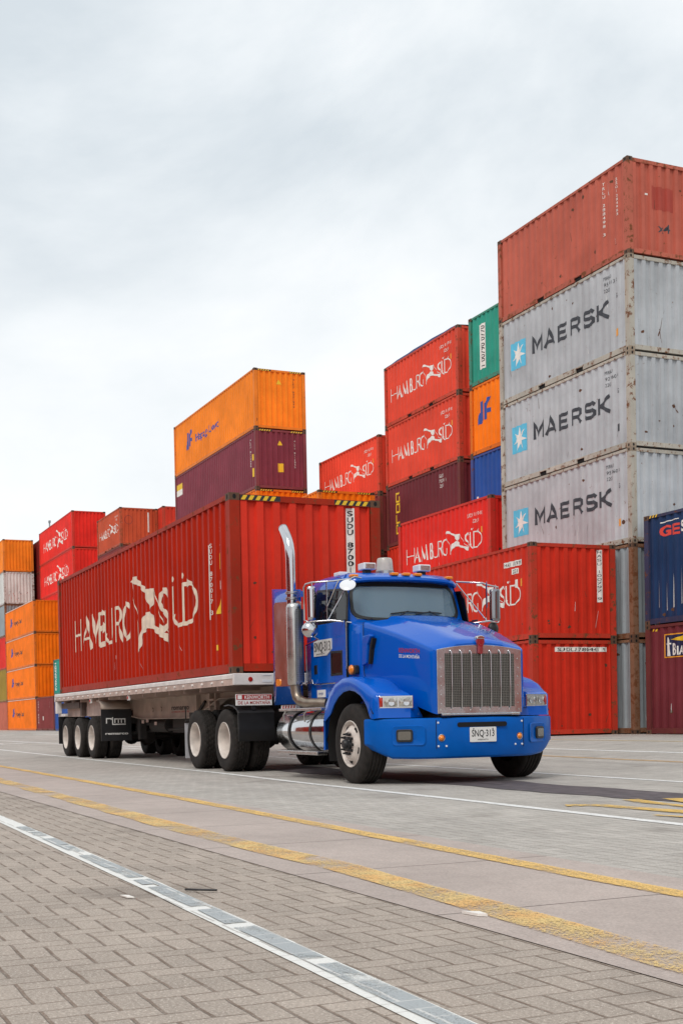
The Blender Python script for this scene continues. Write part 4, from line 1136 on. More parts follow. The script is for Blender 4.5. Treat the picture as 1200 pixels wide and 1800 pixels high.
def wpt(s, z):                                       # a point on the windshield plane
    t = (z-2.17)/(.53); xf = 3.62+(3.46-3.62)*t; hw = .83 + (.785-.83)*t
    return (xf - .11*abs(s)**2 - .012*abs(s)**6, YC + s*hw, z)
def wgrid(z0, z1, s0, s1, lift, n=20, m_=8, cr=.10):
    rows = []
    for i in range(m_+1):
        z = z0+(z1-z0)*i/m_; row = []
        e_ = min((z-z0), (z1-z))/cr; ins = cr*.8*(1-math.sqrt(max(0, 1-(1-min(e_,1))**2)))
        for k in range(n+1):
            s = s0+(s1-s0)*k/n; s *= (1-ins)
            p = wpt(s, z); row.append((p[0]+lift, p[1], p[2]))
        rows.append(row)
    return rows
mb = MB(); mb.grid(wgrid(2.185, 2.695, -1.0, 1.0, .010), flip=True)
ws = mb.build('windshield', WIND, tr, 60)
ring_o = []; ring_i = []
def loop(z0, z1, s_, cr, lift):
    out = []
    for i in range(48):
        a = 2*PI*i/48; c_, d_ = math.cos(a), math.sin(a); e_ = 5.0
        u = math.copysign(abs(c_)**(2/e_), c_); v = math.copysign(abs(d_)**(2/e_), d_)
        p = wpt(u*s_, (z0+z1)/2+v*(z1-z0)/2); out.append((p[0]+lift, p[1], p[2]))
    return out
mb = MB(); A_ = loop(2.165, 2.712, 1.035, .1, .004); B_ = loop(2.170, 2.707, 1.025, .1, .022); C_ = loop(2.20, 2.685, .975, .1, .022); D_ = loop(2.205, 2.68, .97, .1, .008)
mb.grid([A_, B_, C_, D_], closed=True, flip=True); mb.build('windshield_gasket', BLACK, ws, 40)
# dark header band and centre line of the screen
mb = MB(); mb.grid([[ (p[0]+.0135, p[1], p[2]) for p in [wpt(-.93+1.86*k/16, z) for k in range(17)]] for z in (2.645, 2.69)], flip=True); mb.build('sun_band', HOLE, ws, 60)
# wipers
for s0, s1 in ((-.36, .26), (.10, .62)):
    mb = MB()
    pz = 2.255
    P0 = wpt(s0, pz+.005); P1 = wpt((s0+s1)/2, pz+.035); P2 = wpt(s1, pz+.025)
    mb.tube([(p[0]+.035, p[1], p[2]) for p in (P0, P1, P2)], .010, 6)
    Q0 = wpt(s1+.10 if s0 > 0 else s0+.02, 2.175); Q1 = wpt((s0+s1)/2, pz+.045)
    mb.tube([(Q0[0]+.03, Q0[1], Q0[2]), (Q1[0]+.05, Q1[1], Q1[2])], .008, 6)
    mb.build('wiper', BLACK, ws)
# roof lip with marker lamps
mb = MB()
rowsl = []
for k in range(25):
    s = -1+2*k/24; y = YC+s*.865; x = 3.545 - .115*s*s - .10*abs(s)**8; dz = -.022*s*s - .03*abs(s)**8
    rowsl.append([(x-.10, y, 2.722+dz), (x+.030, y, 2.715+dz), (x+.052, y, 2.735+dz), (x+.046, y, 2.768+dz), (x+.0, y, 2.792+dz), (x-.10, y, 2.828+dz), (x-.32, y*.96+YC*.04, 2.858+dz)])
mb.grid(rowsl, flip=True); lip = mb.build('roof_visor', BLUE, tr, 45)
def lip_at(y):
    s = (y-YC)/.865; return 3.545 - .115*s*s - .10*abs(s)**8, -.022*s*s - .03*abs(s)**8
for y in (.57, 1.13, 1.31, 1.49, 2.03):
    x, dz = lip_at(y); mb = MB(); mb.box(x-.06, x+.035, y-.055, y+.055, 2.792+dz, 2.832+dz)
    mb.build('marker_lamp', AMBER, tr, bevel=.012)
for y0, y1 in ((.80, .99), (1.66, 1.85)):
    mb = MB(); mb.box(3.06, 3.26, y0, y1, 2.90, 2.995); l = mb.build('roof_lamp', LAMPW, tr, bevel=.012)
    mb = MB(); mb.box(3.262, 3.268, y0+.03, y1-.02, 2.915, 2.98); mb.build('lens', LENS, l)
    mb = MB(); mb.box(3.10, 3.20, y0+.05, y1-.05, 2.85, 2.90); mb.build('bracket', BLACK, l)
mb = MB(); mb.box(2.72, 2.92, .58, .72, 2.845, 2.90); mb.build('roof_lamp', LAMPW, tr, bevel=.01)
mb = MB(); mb.lathe([(.125,-.03),(.125,0.0),(.122,.02),(.115,.10),(.108,.165),(.095,.185),(.05,.192),(.001,.193)], (3.05, 1.225, 2.905), 'z', 28); be = mb.build('beacon', BEACON, tr, 40)
mb = MB(); mb.lathe([(.135,0),(.135,.045),(.12,.055)], (3.05, 1.225, 2.86), 'z', 24); mb.build('beacon_base', TRIMS, be, 40)

# --- doors and side windows (both sides)
for s_ in (0, 1):
    f = (lambda y: y) if not s_ else mY
    Y0 = .340
    def plate(pts, y0, y1): m_ = MB(); m_.prism(pts, 'y', f(y0), f(y1)); return m_
    door = plate([(2.42,1.12),(3.62,1.12),(3.62,1.95),(3.60,2.16),(2.44,2.16)], .328, .35).build('door', BLUE, tr, bevel=.008)
    # window follows the inward lean of the cab above the belt line
    def lean(pts, o_):
        vs = []
        for x, z in pts:
            hw = .985 - max(0, z-1.95)*.045 if z < 2.15 else .968-(z-2.17)*.094
            hw2 = hw - (x-2.22)*.035*(1 if z > 2.1 else .8); vs.append((x, f(YC-hw2-o_), z))
        return vs
    win = [(2.52,2.22),(2.94,2.17),(3.06,2.12),(3.17,2.02),(3.24,1.985),(3.55,1.985),(3.57,2.05),(3.52,2.50),(3.44,2.585),(2.58,2.635),(2.53,2.60)]
    n_ = len(win); v0 = lean(win, .004); v1 = lean(win, .018)
    m_ = MB(); m_.add(v1, [tuple(range(n_)) if s_ == 0 else tuple(range(n_))[::-1]]); m_.add(v0+v1, [(i, (i+1) % n_, n_+(i+1) % n_, n_+i) for i in range(n_)])
    wn_ = m_.build('side_window', SIDEG, tr)
    cxw, czw = 3.06, 2.32
    wo_ = [(cxw+(x-cxw)*1.05, czw+(z-czw)*1.10) for x, z in win]; va = lean(wo_, .003); vb = lean(wo_, .020); vc = lean(win, .022)
    m_ = MB(); m_.grid([va, vb, vc], closed=True, flip=(s_ == 1)); m_.build('window_rubber', BLACK, wn_)
    plate([(2.405,1.105),(3.635,1.105),(3.635,1.96),(3.612,2.172),(2.425,2.172)], .337, .36).build('door_seam', HOLE, door)
    plate([(3.16,1.45),(3.50,1.45),(3.50,1.74),(3.16,1.745)], .318, .34).build('lower_window', SIDEG, door, bevel=.01)
    plate([(3.13,1.425),(3.53,1.425),(3.53,1.765),(3.13,1.77)], .322, .34).build('window_rubber', BLACK, door, bevel=.01)
    plate([(2.55,1.47),(2.66,1.47),(2.66,1.60),(2.55,1.60)], .320, .335).build('door_handle', BLACK, door, bevel=.01)
    m_ = MB(); m_.tube([(3.655, f(.330), 1.50), (3.655, f(.332), 2.14)], .010, 6); m_.build('trim_strip', TRIMS, tr)
    if not s_:
        pl = plate([(2.57,1.72),(3.02,1.72),(3.19,1.80),(3.19,1.945),(2.57,1.945)], .315, .328).build('number_plate', PLATE, tr)
        vs, fs = fit('SNQ-313', .56, .135, .008); m_ = MB(); m_.add([(2.60+u, .312, 1.785+v) for u, v in vs], fs); m_.build('lettering', K_PAINT, pl)
        vs, fs = fit('SABANETA', .30, .022); m_ = MB(); m_.add([(2.66+u, .312, 1.738+v) for u, v in vs], fs); m_.build('lettering', K_PAINT, pl)
        st = plate([(2.66,1.14),(2.94,1.14),(2.94,1.245),(2.66,1.245)], .318, .328).build('sticker', DECAL, tr)
        vs, fs = fit('cargo', .17, .04); m_ = MB(); m_.add([(2.71+u, .315, 1.18+v) for u, v in vs], fs); m_.build('lettering', HB_PAINT, st)
    # turn signal on the cowl
    m_ = MB(); m_.prism([(3.68,1.425),(3.90,1.42),(3.92,1.44),(3.92,1.53),(3.90,1.545),(3.68,1.545)], 'y', f(.335), f(.395)); sg = m_.build('turn_signal_housing', BLACK, tr, bevel=.01)
    m_ = MB(); m_.lathe([(.066,.0),(.064,.015),(.045,.030),(.001,.036)], (3.80, f(.335), 1.485), 'y', 20, flip=False)
    if not s_:
        for v in m_.v: v.y = .335 - (v.y-.335)
        m_.f = [q[::-1] for q in m_.f]
    m_.build('lens', AMBER, sg, 50)

# --- mirrors
def round_mirror(par, c, r, nrm, mat, dome=1.0):
    n = Vector(nrm).normalized(); m_ = MB(); q = n.to_track_quat('Z', 'Y').to_matrix().to_4x4(); m_.M = Matrix.Translation(c) @ q
    m_.lathe([(r*1.0,-.005),(r*1.02,.004),(r*.9,.032*dome),(r*.6,.055*dome),(r*.25,.066*dome),(.001,.068*dome)], (0,0,0), 'z', 28)
    m_.lathe([(.001,-.008),(r*.95,-.008),(r,-.005)], (0,0,0), 'z', 28)
    return m_.build('round_mirror', mat, par, 45)
for s_ in (0, 1):
    f = (lambda y: y) if not s_ else mY
    e_ = bpy.data.objects.new('mirror_assembly', None); COL.objects.link(e_); e_.parent = tr
    yo = 0.03 if not s_ else -.22
    # mirror head stands well out beside the door glass
    hx, hy = (3.22, .02) if not s_ else (3.50, -.10)
    m_ = MB(); n = 16; secp = []
    for k in range(n):
        a = 2*PI*k/n; secp.append((.045*math.cos(a), (.060 if not s_ else .085)*math.sin(a)))
    secp = [(max(x, -.02), y) for x, y in secp]
    rws = []
    for z, q in ((2.19,.80),(2.20,.96),(2.23,1),(2.60,1),(2.635,.96),(2.645,.8)):
        rws.append([(hx + x*q, f(hy + (y)*q), z) for x, y in secp])
    m_.grid(rws, closed=True, flip=(s_ == 1))
    m_.f.append(list(range((len(rws)-1)*n, len(rws)*n))); m_.m.append(0); m_.f.append(list(range(n))[::-1]); m_.m.append(0)
    m_.build('mirror_housing', CHROME if not s_ else simple('dark_mirror_shell', (.30,.30,.32), .15, 1.0), e_, 40)
    tb = MB(); yi = .45
    tb.tube([(3.45,f(.50),2.74),(hx+.25,f(.25),2.70),(hx+.02,f(.02),2.70),(hx-.03,f(hy-.07),2.68),(hx-.05,f(hy-.09),2.63),(hx-.05,f(hy-.09),2.19),(hx-.02,f(hy-.05),2.165),(hx+.3,f(.18),2.165),(3.62,f(.43),2.13)], .012, 8)
    tb.tube([(hx+.02,f(hy),2.70),(hx+.02,f(hy),2.64)], .012, 8)
    tb.tube([(3.45,f(.50),2.72),(hx+.22,f(.16),2.165)], .009, 6); tb.tube([(hx+.20,f(.16),2.69),(hx+.20,f(.16),2.165)], .009, 6)
    tb.tube([(hx+.38,f(.26),2.70),(hx+.22,f(.16),2.36)], .007, 6)
    tb.build('mirror_bracket', CHROME, e_, 50)
    if not s_:
        round_mirror(e_, (hx-.02, .00, 2.060), .112, (1, -.35, .05), CHROME)
        round_mirror(e_, (3.66, .365, 2.63), .108, (.75, -.45, .80), LAMPW, .35)
        tb = MB(); tb.tube([(3.55,.62,2.74),(3.60,.50,2.75),(3.64,.42,2.72),(3.645,.385,2.65)], .010, 8); tb.build('lamp_stalk', CHROME, e_, 50)
        tb = MB(); tb.tube([(hx-.05,-.02,2.02),(2.90,.25,1.95),(2.33,.30,1.9),(2.33,.30,1.36),(2.40,.26,1.33)], .011, 8); tb.build('grab_rail', CHROME, tr, 50)
    else:
        round_mirror(e_, (hx-.02, f(hy+.03), 2.08), .095, (1, .25, 0), BLACK)
tb = MB(); tb.tube([(2.40,.30,1.36),(2.52,.30,1.35),(2.56,.29,1.39),(2.57,.30,1.33),(2.68,.30,1.325),(3.35,.30,1.325)], .011, 8); tb.build('grab_rail', CHROME, tr, 50)

# --- fenders
FP = [(3.515,.42),(3.55,.80),(3.62,1.03),(3.76,1.20),(3.96,1.32),(4.20,1.375),(4.42,1.372),(4.62,1.325),(4.80,1.255),(4.95,1.195),(5.08,1.155),(5.17,1.135),(5.21,1.11),(5.215,1.02),(5.215,.94),(5.225,.86),(5.23,.835)]
def arch_pt(a, r=.80): return (4.41 + r*math.cos(a)*.98, .515 + r*math.sin(a)*.93)
for s_ in (0, 1):
    f = (lambda y: y) if not s_ else mY
    n = len(FP); AR = []
    for i in range(n):
        a = math.atan2(FP[i][1]-.50, FP[i][0]-4.41)
        if i < 2: p = (3.615, FP[i][1])
        else: p = arch_pt(a, .735)
        if p[1] < .835 and i > 8: p = (5.08, .835)
        AR.append(p)
    AR[-1] = (5.08,.835); AR[-2] = (5.085,.86) if AR[-2][0] > 5.085 else AR[-2]
    def rowy(P, y, dx=0): return [sweep(x, y, z) for x, z in P]
    def sweep(x, y, z):                                # the lamp pod is swept back towards its outer corner
        k = max(0, min(1, (x-4.80)/.40)); o_ = max(0, (.46-y)/.46)
        return (x - .14*k*o_, f(y + .045*k*min(1, o_*1.5)), z)
    def shrink(P, q):
        out = []
        for i, (x, z) in enumerate(P):
            t = Vector((P[min(i+1,n-1)][0]-P[max(i-1,0)][0], P[min(i+1,n-1)][1]-P[max(i-1,0)][1])).normalized(); out.append((x + t.y*q, z - t.x*q))
        return out
    # inner part falls towards the bonnet ahead of the wheel
    def inner(y):
        k = (y-.50)/.20; return [(x - (max(0, x-5.0)*.0), z - (.0 if x < 4.9 else .0)) for x, z in FP]
    lipr = [(AR[i][0]*1.0, AR[i][1]) for i in range(n)]
    def drop(P, q): return [(x - max(0, min(1, (x-4.9)/.3))*q*.35, max(.835, z - q*max(0, min(1, (x-4.45)/.55)))) for x, z in P]
    rws = [rowy(shrink(AR, -.03), .05), rowy(AR, .012), rowy(shrink(AR, -.022), .000), rowy(shrink(FP, .060), .004), rowy(shrink(FP, .020), .018), rowy(shrink(FP, .004), .045), rowy(FP, .09), rowy(FP, .30), rowy(FP, .47), rowy(drop(shrink(FP, .006), .02), .50), rowy(drop(shrink(FP, .012), .13), .60), rowy(drop(shrink(FP, .035), .30), .72)]
    mb = MB(); mb.grid(rws, flip=(s_ == 0)); mb.build('fender', BLUE, tr, 42)
    mb = MB(); LA = [arch_pt(R(a), .765) for a in range(200, 25, -12)]; mb.grid([[(x, f(.03), z) for x, z in LA], [(x, f(.75), z) for x, z in LA]]); mb.build('fender_liner', HOLE, tr, 60)
    # headlight
    def swp(v):
        y = v[1] if not s_ else mY(v[1]); o_ = max(0, (.50-y)/.46); return Vector((v[0] - .145*o_, f(y + .048*min(1, o_)), v[2]))
    mb = MB(); a, b_ = sorted((f(.055), f(.505))); hz0, hz1 = .950, 1.110
    mb.box(5.20, 5.232, a, b_, hz0, hz1); mb.v = [swp(v) for v in mb.v]; hl = mb.build('headlight', CHROME, tr, bevel=.010)
    ys = [(.060,.105,REDL),(.118,.295,LENS),(.315,.490,LENS)]
    for y0, y1, mt in ys:
        a, b_ = sorted((f(y0), f(y1))); m_ = MB()
        rr_ = []
        for i in range(7):
            q = i/6; z = hz0+.022+(hz1-hz0-.044)*q; row = []
            for k in range(7):
                p_ = k/6; row.append((5.234 + .018*math.sin(PI*q)*math.sin(PI*p_), a+(b_-a)*p_, z))
            rr_.append(row)
        m_.grid(rr_); m_.v = [swp(v) for v in m_.v]; m_.build('lens' if mt is LENS else 'side_marker', mt, hl, 50)
        if mt is LENS:
            m_ = MB(); m_.lathe([(.001,.003),(.030,.003),(.045,.008)], (5.250, (a+b_)/2, (hz0+hz1)/2), 'x', 16); m_.v = [swp(v) for v in m_.v]; m_.build('bulb_reflector', CHROME, hl, 50)
    mb = MB(); a, b_ = sorted((f(.03), f(.53))); mb.prism([(a,.930),(b_,.930),(b_,.936),(a,.936)], 'x', 5.20, 5.226); mb.v = [swp(v) for v in mb.v]; mb.build('headlight_shadow_gap', HOLE, hl)

# --- bumper
BP = [(.06,4.80),(.0,4.865),(.010,4.93),(.045,5.02),(.12,5.11),(.22,5.185),(.45,5.325),(.705,5.455),(1.0,5.49),(1.325,5.50),(1.66,5.49),(1.955,5.455),(2.22,5.325),(2.46,5.185),(2.57,5.11),(2.65,5.02),(2.685,4.93),(2.695,4.865),(2.63,4.80)]
def bump_row(z, off, dz=None):
    out = []; n = len(BP)
    for i, (y, x) in enumerate(BP):
        t = Vector((BP[min(i+1,n-1)][0]-BP[max(i-1,0)][0], BP[min(i+1,n-1)][1]-BP[max(i-1,0)][1])).normalized()
        e_ = abs(y-YC)/1.34; zz = z + (dz*max(0, (e_-.80)/.20)**1.3 if dz else 0)
        nn = (-t.y, t.x); out.append((x - abs(nn[1])*off if True else x, y - nn[0]*off, zz))
    return out
mb = MB(); mb.grid([bump_row(.815,.10), bump_row(.825,.03), bump_row(.815,.006), bump_row(.795,0), bump_row(.47,0,.05), bump_row(.345,.045,.12), bump_row(.320,.075,.13), bump_row(.325,.20,.13)], flip=False)
bumper = mb.build('bumper', BUMPER, tr, 30)
def bump_frame(y):
    for i in range(len(BP)-1):
        if BP[i][0] <= y <= BP[i+1][0]:
            k = (y-BP[i][0])/(BP[i+1][0]-BP[i][0]); x = BP[i][1]+(BP[i+1][1]-BP[i][1])*k
            t = Vector((BP[i+1][1]-BP[i][1], BP[i+1][0]-BP[i][0], 0)).normalized(); break
    nrm = Vector((t.y, -t.x, 0)); return Matrix(((nrm.x, t.x, 0, x), (nrm.y, t.y, 0, y), (0,0,1,0), (0,0,0,1)))
# local frame: x outward, y along the bumper, z up
def rounded(w, h, r, n=5, c=(0,0)):
    out = []
    for cx, cz, a0 in ((w/2-r, h/2-r, 0), (-w/2+r, h/2-r, 90), (-w/2+r, -h/2+r, 180), (w/2-r, -h/2+r, 270)):
        for k in range(n+1): a = R(a0+90*k/n); out.append((c[0]+cx+r*math.cos(a), c[1]+cz+r*math.sin(a)))
    return out
for y in (.40, mY(.40)):
    s = 1 if y < YC else -1
    mb = MB(); mb.M = bump_frame(y); o1 = rounded(.42,.250,.05,c=(0,.612)); o2 = rounded(.37,.20,.04,c=(0,.612)); n = len(o1)
    mb.grid([[(0.001,a,b_) for a,b_ in o1],[(.010,a,b_) for a,b_ in rounded(.405,.235,.045,c=(0,.612))],[(.004,a,b_) for a,b_ in o2],[(.003,a*.5,.612+(b_-.612)*.5) for a,b_ in o2]], closed=True)
    bz = mb.build('fog_light_bezel', BUMPER, bumper, 30)
    mb = MB(); mb.M = bump_frame(y); mb.prism(rounded(.205,.155,.03,c=(-.05*s,.612)), 'x', .002, .026); fl = mb.build('fog_light', BLACK, bumper, bevel=.006)
    mb = MB(); mb.M = bump_frame(y); mb.prism(rounded(.160,.105,.02,c=(-.05*s,.612)), 'x', .026, .031); mb.build('lens', simple('smoked_lens', (.16,.15,.13), .12, .4, coat=1), fl)
for y in (.765, mY(.765)):
    mb = MB(); mb.M = bump_frame(y); mb.lathe([(.001,.030),(.022,.024),(.034,.010),(.036,.002)], (0,0,.578), 'x', 20, 0, flip=True); mk = mb.build('marker_lamp', AMBER, bumper, 50)
    mb = MB(); mb.M = bump_frame(y); mb.lathe([(.036,.002),(.038,.010),(.046,.009),(.048,.001)], (0,0,.578), 'x', 20, 0, flip=True); mb.build('lamp_ring', CHROME, mk, 50)
s_bolts = [(.725,.765),(.725,.475),(.83,.475),(mY(.725),.765),(mY(.725),.475),(mY(.83),.475)]
for y, z in s_bolts:
    mb = MB(); mb.M = bump_frame(y); mb.lathe([(.001,.010),(.011,.008),(.014,.001)], (0,0,z), 'x', 12, flip=True); mb.build('bolt', LAMPW, bumper, 50)
for y in (.700, mY(.700)):
    mb = MB(); mb.M = bump_frame(y); mb.box(.0005,.0025,-.004,.004,.44,.80); mb.build('panel_seam', HOLE, bumper)
mb = MB(); mb.M = bump_frame(YC-.0); mb.prism(rounded(.70,.060,.028,c=(0,.735)), 'x', -.002, .0035); mb.build('tow_slot', HOLE, bumper)
mb = MB(); mb.M = bump_frame(YC); mb.prism(rounded(.375,.185,.012,c=(.005,.608)), 'x', .004, .012); pf = mb.build('number_plate', PLATE, bumper, bevel=.003)
def plate_text(s, u0, z0, w, h, bold=0):
    vs, fs = fit(s, w, h, bold); mb = MB(); mb.M = bump_frame(YC); mb.add([(.0145, u0+u, z0+v) for u, v in vs], fs); return mb.build('lettering', K_PAINT, pf)
plate_text('SNQ·313', -.155, .585, .315, .085, .008); plate_text('SABANETA', -.075, .538, .15, .018)
for u in (-.13, .14):
    mb = MB(); mb.M = bump_frame(YC); mb.lathe([(.001,.018),(.007,.017),(.008,.012)], (0,u,.680), 'x', 8, flip=True); mb.build('bolt', K_PAINT, pf)

# --- grille
gx = 5.450
def top_z(y): return 1.725 - .060*((y-YC)/.6)**2
ys = [YC-.605+1.21*k/14 for k in range(15)]
outer = [(YC-.605,.875)] + [(y, top_z(y)) for y in ys] + [(YC+.605,.875)]
mb = MB(); mb.prism(outer, 'x', gx, gx+.012); gr = mb.build('grille_surround', simple('hammered_chrome_frame', (.60,.66,.70), .24, 1.0, noise=.12, nscale=5, bump=.22), tr, bevel=.004)
mb = MB(); mb.prism([(YC-.495,.955)]+[(YC-.495,1.615),(YC+.495,1.615),(YC+.495,.955)], 'x', gx+.013, gx+.020); mb.build('grille_mesh', gm, gr)
for k in range(7):
    y = YC-.410+.1395*k
    mb = MB(); mb.tube([(gx+.022,y,.935),(gx+.030,y,.955),(gx+.036,y,1.2),(gx+.036,y,1.60),(gx+.030,y-.004,1.635),(gx+.014,y-.012,1.655)], .0085, 8); mb.build('grille_bar', CHROME, gr, 50)
for k in range(22):                                    # rivets on the frame
    if k < 9: y, z = YC-.56+.14*k, (.915)
    elif k < 15: y, z = YC-.55, 1.0+.11*(k-9)
    elif k < 21: y, z = YC+.55, 1.0+.11*(k-15)
    else: continue
    mb = MB(); mb.lathe([(.001,.006),(.007,.005),(.009,0)], (gx+.012, y, z), 'x', 8, flip=True); mb.build('rivet', STEEL, gr, 50)
mb = MB(); pts = [(0,.115),(.032,.108),(.052,.085),(.056,.055),(.046,.028),(.034,.005),(.032,-.09),(.0,-.10)]
mb.prism([(YC+a, 1.705+b_) for a, b_ in pts]+[(YC-a, 1.705+b_) for a, b_ in pts[::-1] if a > 0], 'x', gx+.012, gx+.050); em = mb.build('emblem', EMBR, tr, bevel=.008)
mb = MB(); mb.prism([(YC-.062,1.795),(YC+.062,1.795),(YC+.050,1.825),(YC+.02,1.838),(YC-.02,1.838),(YC-.050,1.825)], 'x', gx-.02, gx+.055); mb.build('emblem_cap', CHROME, em, bevel=.008)
mb = MB()
for dy in (-.02,-.008,.008,.02): mb.box(gx+.050, gx+.053, YC+dy-.002, YC+dy+.002, 1.62, 1.70)
mb.build('emblem_lines', CHROME, em)
mb = MB(); V = []; F = []; ribbon(arc(YC,1.755,.030,.032,0,360,18), .005, V, F); mb.add([(gx+.0515, v[0], v[1]) for v in V], F); mb.build('emblem_ring', CHROME, em)
mb = MB(); mb.tube([(gx+.02,YC-.44,.862),(gx+.02,YC+.44,.862)], .016, 10); bar = mb.build('lower_bar', TRIMS, tr, 50)
for q in (-.56,.44): mb = MB(); mb.tube([(gx+.02,YC+q,.862),(gx+.02,YC+q+.12,.862)], .020, 10); mb.build('bar_bracket', STEEL, bar, 50)
mb = MB(); mb.box(5.15, 5.42, .74, 1.91, .70, .868); mb.build('radiator_support', HOLE, tr)

# --- fuel tank, steps
for s_ in (0, 1):
    f = (lambda y: y) if not s_ else mY
    mb = MB(); tyc = .335
    mb.lathe([(.001,0),(.24,.0),(.285,.02),(.305,.06),(.305,1.75),(.285,1.79),(.001,1.81)], (1.74, f(tyc), .665), 'x', 48, flip=False); tk = mb.build('fuel_tank', CHROME, tr, 40)
    for x in (2.28, 3.06):
        mb = MB(); mb.lathe([(.306,-.03),(.316,-.03),(.316,.03),(.306,.03)], (x, f(tyc), .665), 'x', 48); mb.build('tank_strap', BLACK, tk, 30)
    for z0, z1, x0, x1 in ((.955,.992,2.02,3.55),(.345,.395,1.94,3.40)):
        mb = MB(); a, b_ = sorted((f(-.02), f(.14))); mb.box(x0, x1, a, b_, z0, z1); sp = mb.build('step', STEEL, tr, bevel=.008)
        mb = MB()
        for k in range(18):
            q = x0+.06+k*(x1-x0-.12)/18; mb.box(q, q+.03, a+.03, b_-.03, z1, z1+.006)
        mb.build('step_tread', STEEL, sp)
    for x in (2.20, 2.98):
        mb = MB(); mb.tube([(x, f(.02), .96), (x-.10, f(.02), .90), (x-.12, f(.04), .80)], .014, 6); mb.build('step_bracket', STEEL, tr)
# behind the tank: battery box, side skirt of the cab
mb = MB(); mb.box(2.22, 3.95, .36, .60, .92, 1.02); mb.box(3.30, 3.52, .30, .62, .55, 1.02); mb.build('cab_sill', BLUE, tr, bevel=.01)
mb = MB(); mb.box(1.98, 3.6, .60, .95, .34, .92); mb.box(2.3,3.3,1.0,1.7,.30,.7); mb.build('battery_box', GREASE, tr)

# --- exhaust stack, heat shield, cab extender panels
mb = MB(); sx_, sy_ = 2.40, .06
SP = [(sx_,sy_,2.46),(sx_-.005,sy_,2.8),(sx_-.01,sy_,3.12),(sx_-.02,sy_,3.22),(sx_-.05,sy_,3.33),(sx_-.11,sy_,3.43),(sx_-.20,sy_,3.53),(sx_-.27,sy_,3.60)]
mb.tube(SP, [.068]*8, 24, caps=False)
stk = mb.build('exhaust_stack', CHROME, tr, 50)
d = Vector((-.07,0,.07)).normalized(); mb = MB(); mb.M = Matrix.Translation((sx_-.262,sy_,3.592)) @ d.to_track_quat('Z','Y').to_matrix().to_4x4(); mb.lathe([(.001,0),(.071,0)], (0,0,0), 'z', 20); mb.build('stack_mouth', HOLE, stk)
mb = MB(); mb.lathe([(.001,-.01),(.07,-.01),(.095,.0),(.105,.03),(.105,1.10),(.095,1.14),(.07,1.16)], (sx_+.02, sy_+.02, 1.33), 'z', 32); muf = mb.build('muffler', STEEL, tr, 40)
mb = MB(); mb.lathe([(.083,0),(.088,.004),(.088,.03),(.083,.034)], (sx_, sy_, 2.62), 'z', 24); mb.build('stack_clamp', STEEL, muf, 40)
mb = MB(); mb.lathe([(.083,0),(.088,.004),(.088,.03),(.083,.034)], (sx_, sy_, 2.54), 'z', 24); mb.build('stack_clamp', STEEL, muf, 40)
mb = MB(); mb.tube([(sx_+.02,sy_+.02,1.34),(sx_+.02,sy_+.03,1.24),(sx_+.05,sy_+.04,1.15),(sx_+.13,sy_+.06,1.09),(sx_+.26,sy_+.10,1.06),(sx_+.50,sy_+.3,1.05)], .074, 18); mb.build('exhaust_elbow', PIPE, tr, 50)
sh_m = simple('perforated_shield', (.38,.38,.40), .35, .9, noise=.3, nscale=90)
mb = MB()                                           # curved perforated shield on the muffler's forward side
rws = [[(sx_+.03+.135*math.cos(a), sy_+.02+.135*math.sin(a), z) for a in [R(-12+120*k/10) for k in range(11)]] for z in (1.36, 2.40)]
mb.grid(rws); mb.build('heat_shield', sh_m, tr, 60)
mb = MB()
for k in range(40):
    z = 1.39+k*.0255
    for a in (-5,11,27,43,59):
        a = R(a); x, y = sx_+.03+.1365*math.cos(a), sy_+.02+.1365*math.sin(a); u = Vector((-math.sin(a), math.cos(a), 0))
        mb.add([(x-u.x*.010, y-u.y*.010, z), (x+u.x*.010, y+u.y*.010, z), (x+u.x*.010, y+u.y*.010, z+.009), (x-u.x*.010, y-u.y*.010, z+.009)], [(0,1,2,3)])
mb.build('shield_holes', HOLE, tr)
for s_ in (0, 1):
    f = (lambda y: y) if not s_ else mY
    mb = MB(); rws = []
    for z in (1.06, 2.0, 2.60, 2.80):
        tp = 1 if z < 2.7 else .0
        row = []
        for k in range(9):
            q = k/8; x = 1.15+1.17*q; y = .215+.06*(1-q)**2; zz = z + (.0 if z < 2.7 else .02-.12*q)
            row.append((x, f(y), zz))
        rws.append(row)
    mb.grid(rws, flip=(s_ == 1)); o = mb.build('cab_extender', BLUE, tr, 60); sol = o.modifiers.new('thick', 'SOLIDIFY'); sol.thickness = .05; sol.offset = 0
    if not s_:
        mb = MB(); mb.prism([(1.41,1.33),(2.44,1.32),(2.47,2.50),(2.40,2.53),(1.48,2.585),(1.41,2.55)], 'y', .170, .182); mb.build('mirror_polished_plate', simple('polished_plate', (.80,.79,.80), .05, 1.0, noise=.02, nscale=3), tr)
        mb = MB(); mb.prism([(2.26,2.58),(2.48,2.58),(2.48,2.665),(2.26,2.68)], 'y', .19, .21); mb.build('blue_cap_plate', BLUE, tr)
        mb = MB(); mb.prism(rounded(.17,.10,.03,c=(1.56,1.39)), 'y', .160, .170); mb.build('side_reflector', AMBER, tr)
        mb = MB(); mb.box(1.46, 2.05, .24, .30, .985, 1.05); mb.build('striped_reflector', DECAL, tr)
        mb = MB()
        for k in range(5): x = 1.50+.11*k; mb.add([(x,.237,.99),(x+.055,.237,.99),(x+.085,.237,1.045),(x+.03,.237,1.045)], [(0,1,2,3)])
        mb.build('red_stripes', SIGNR, tr)
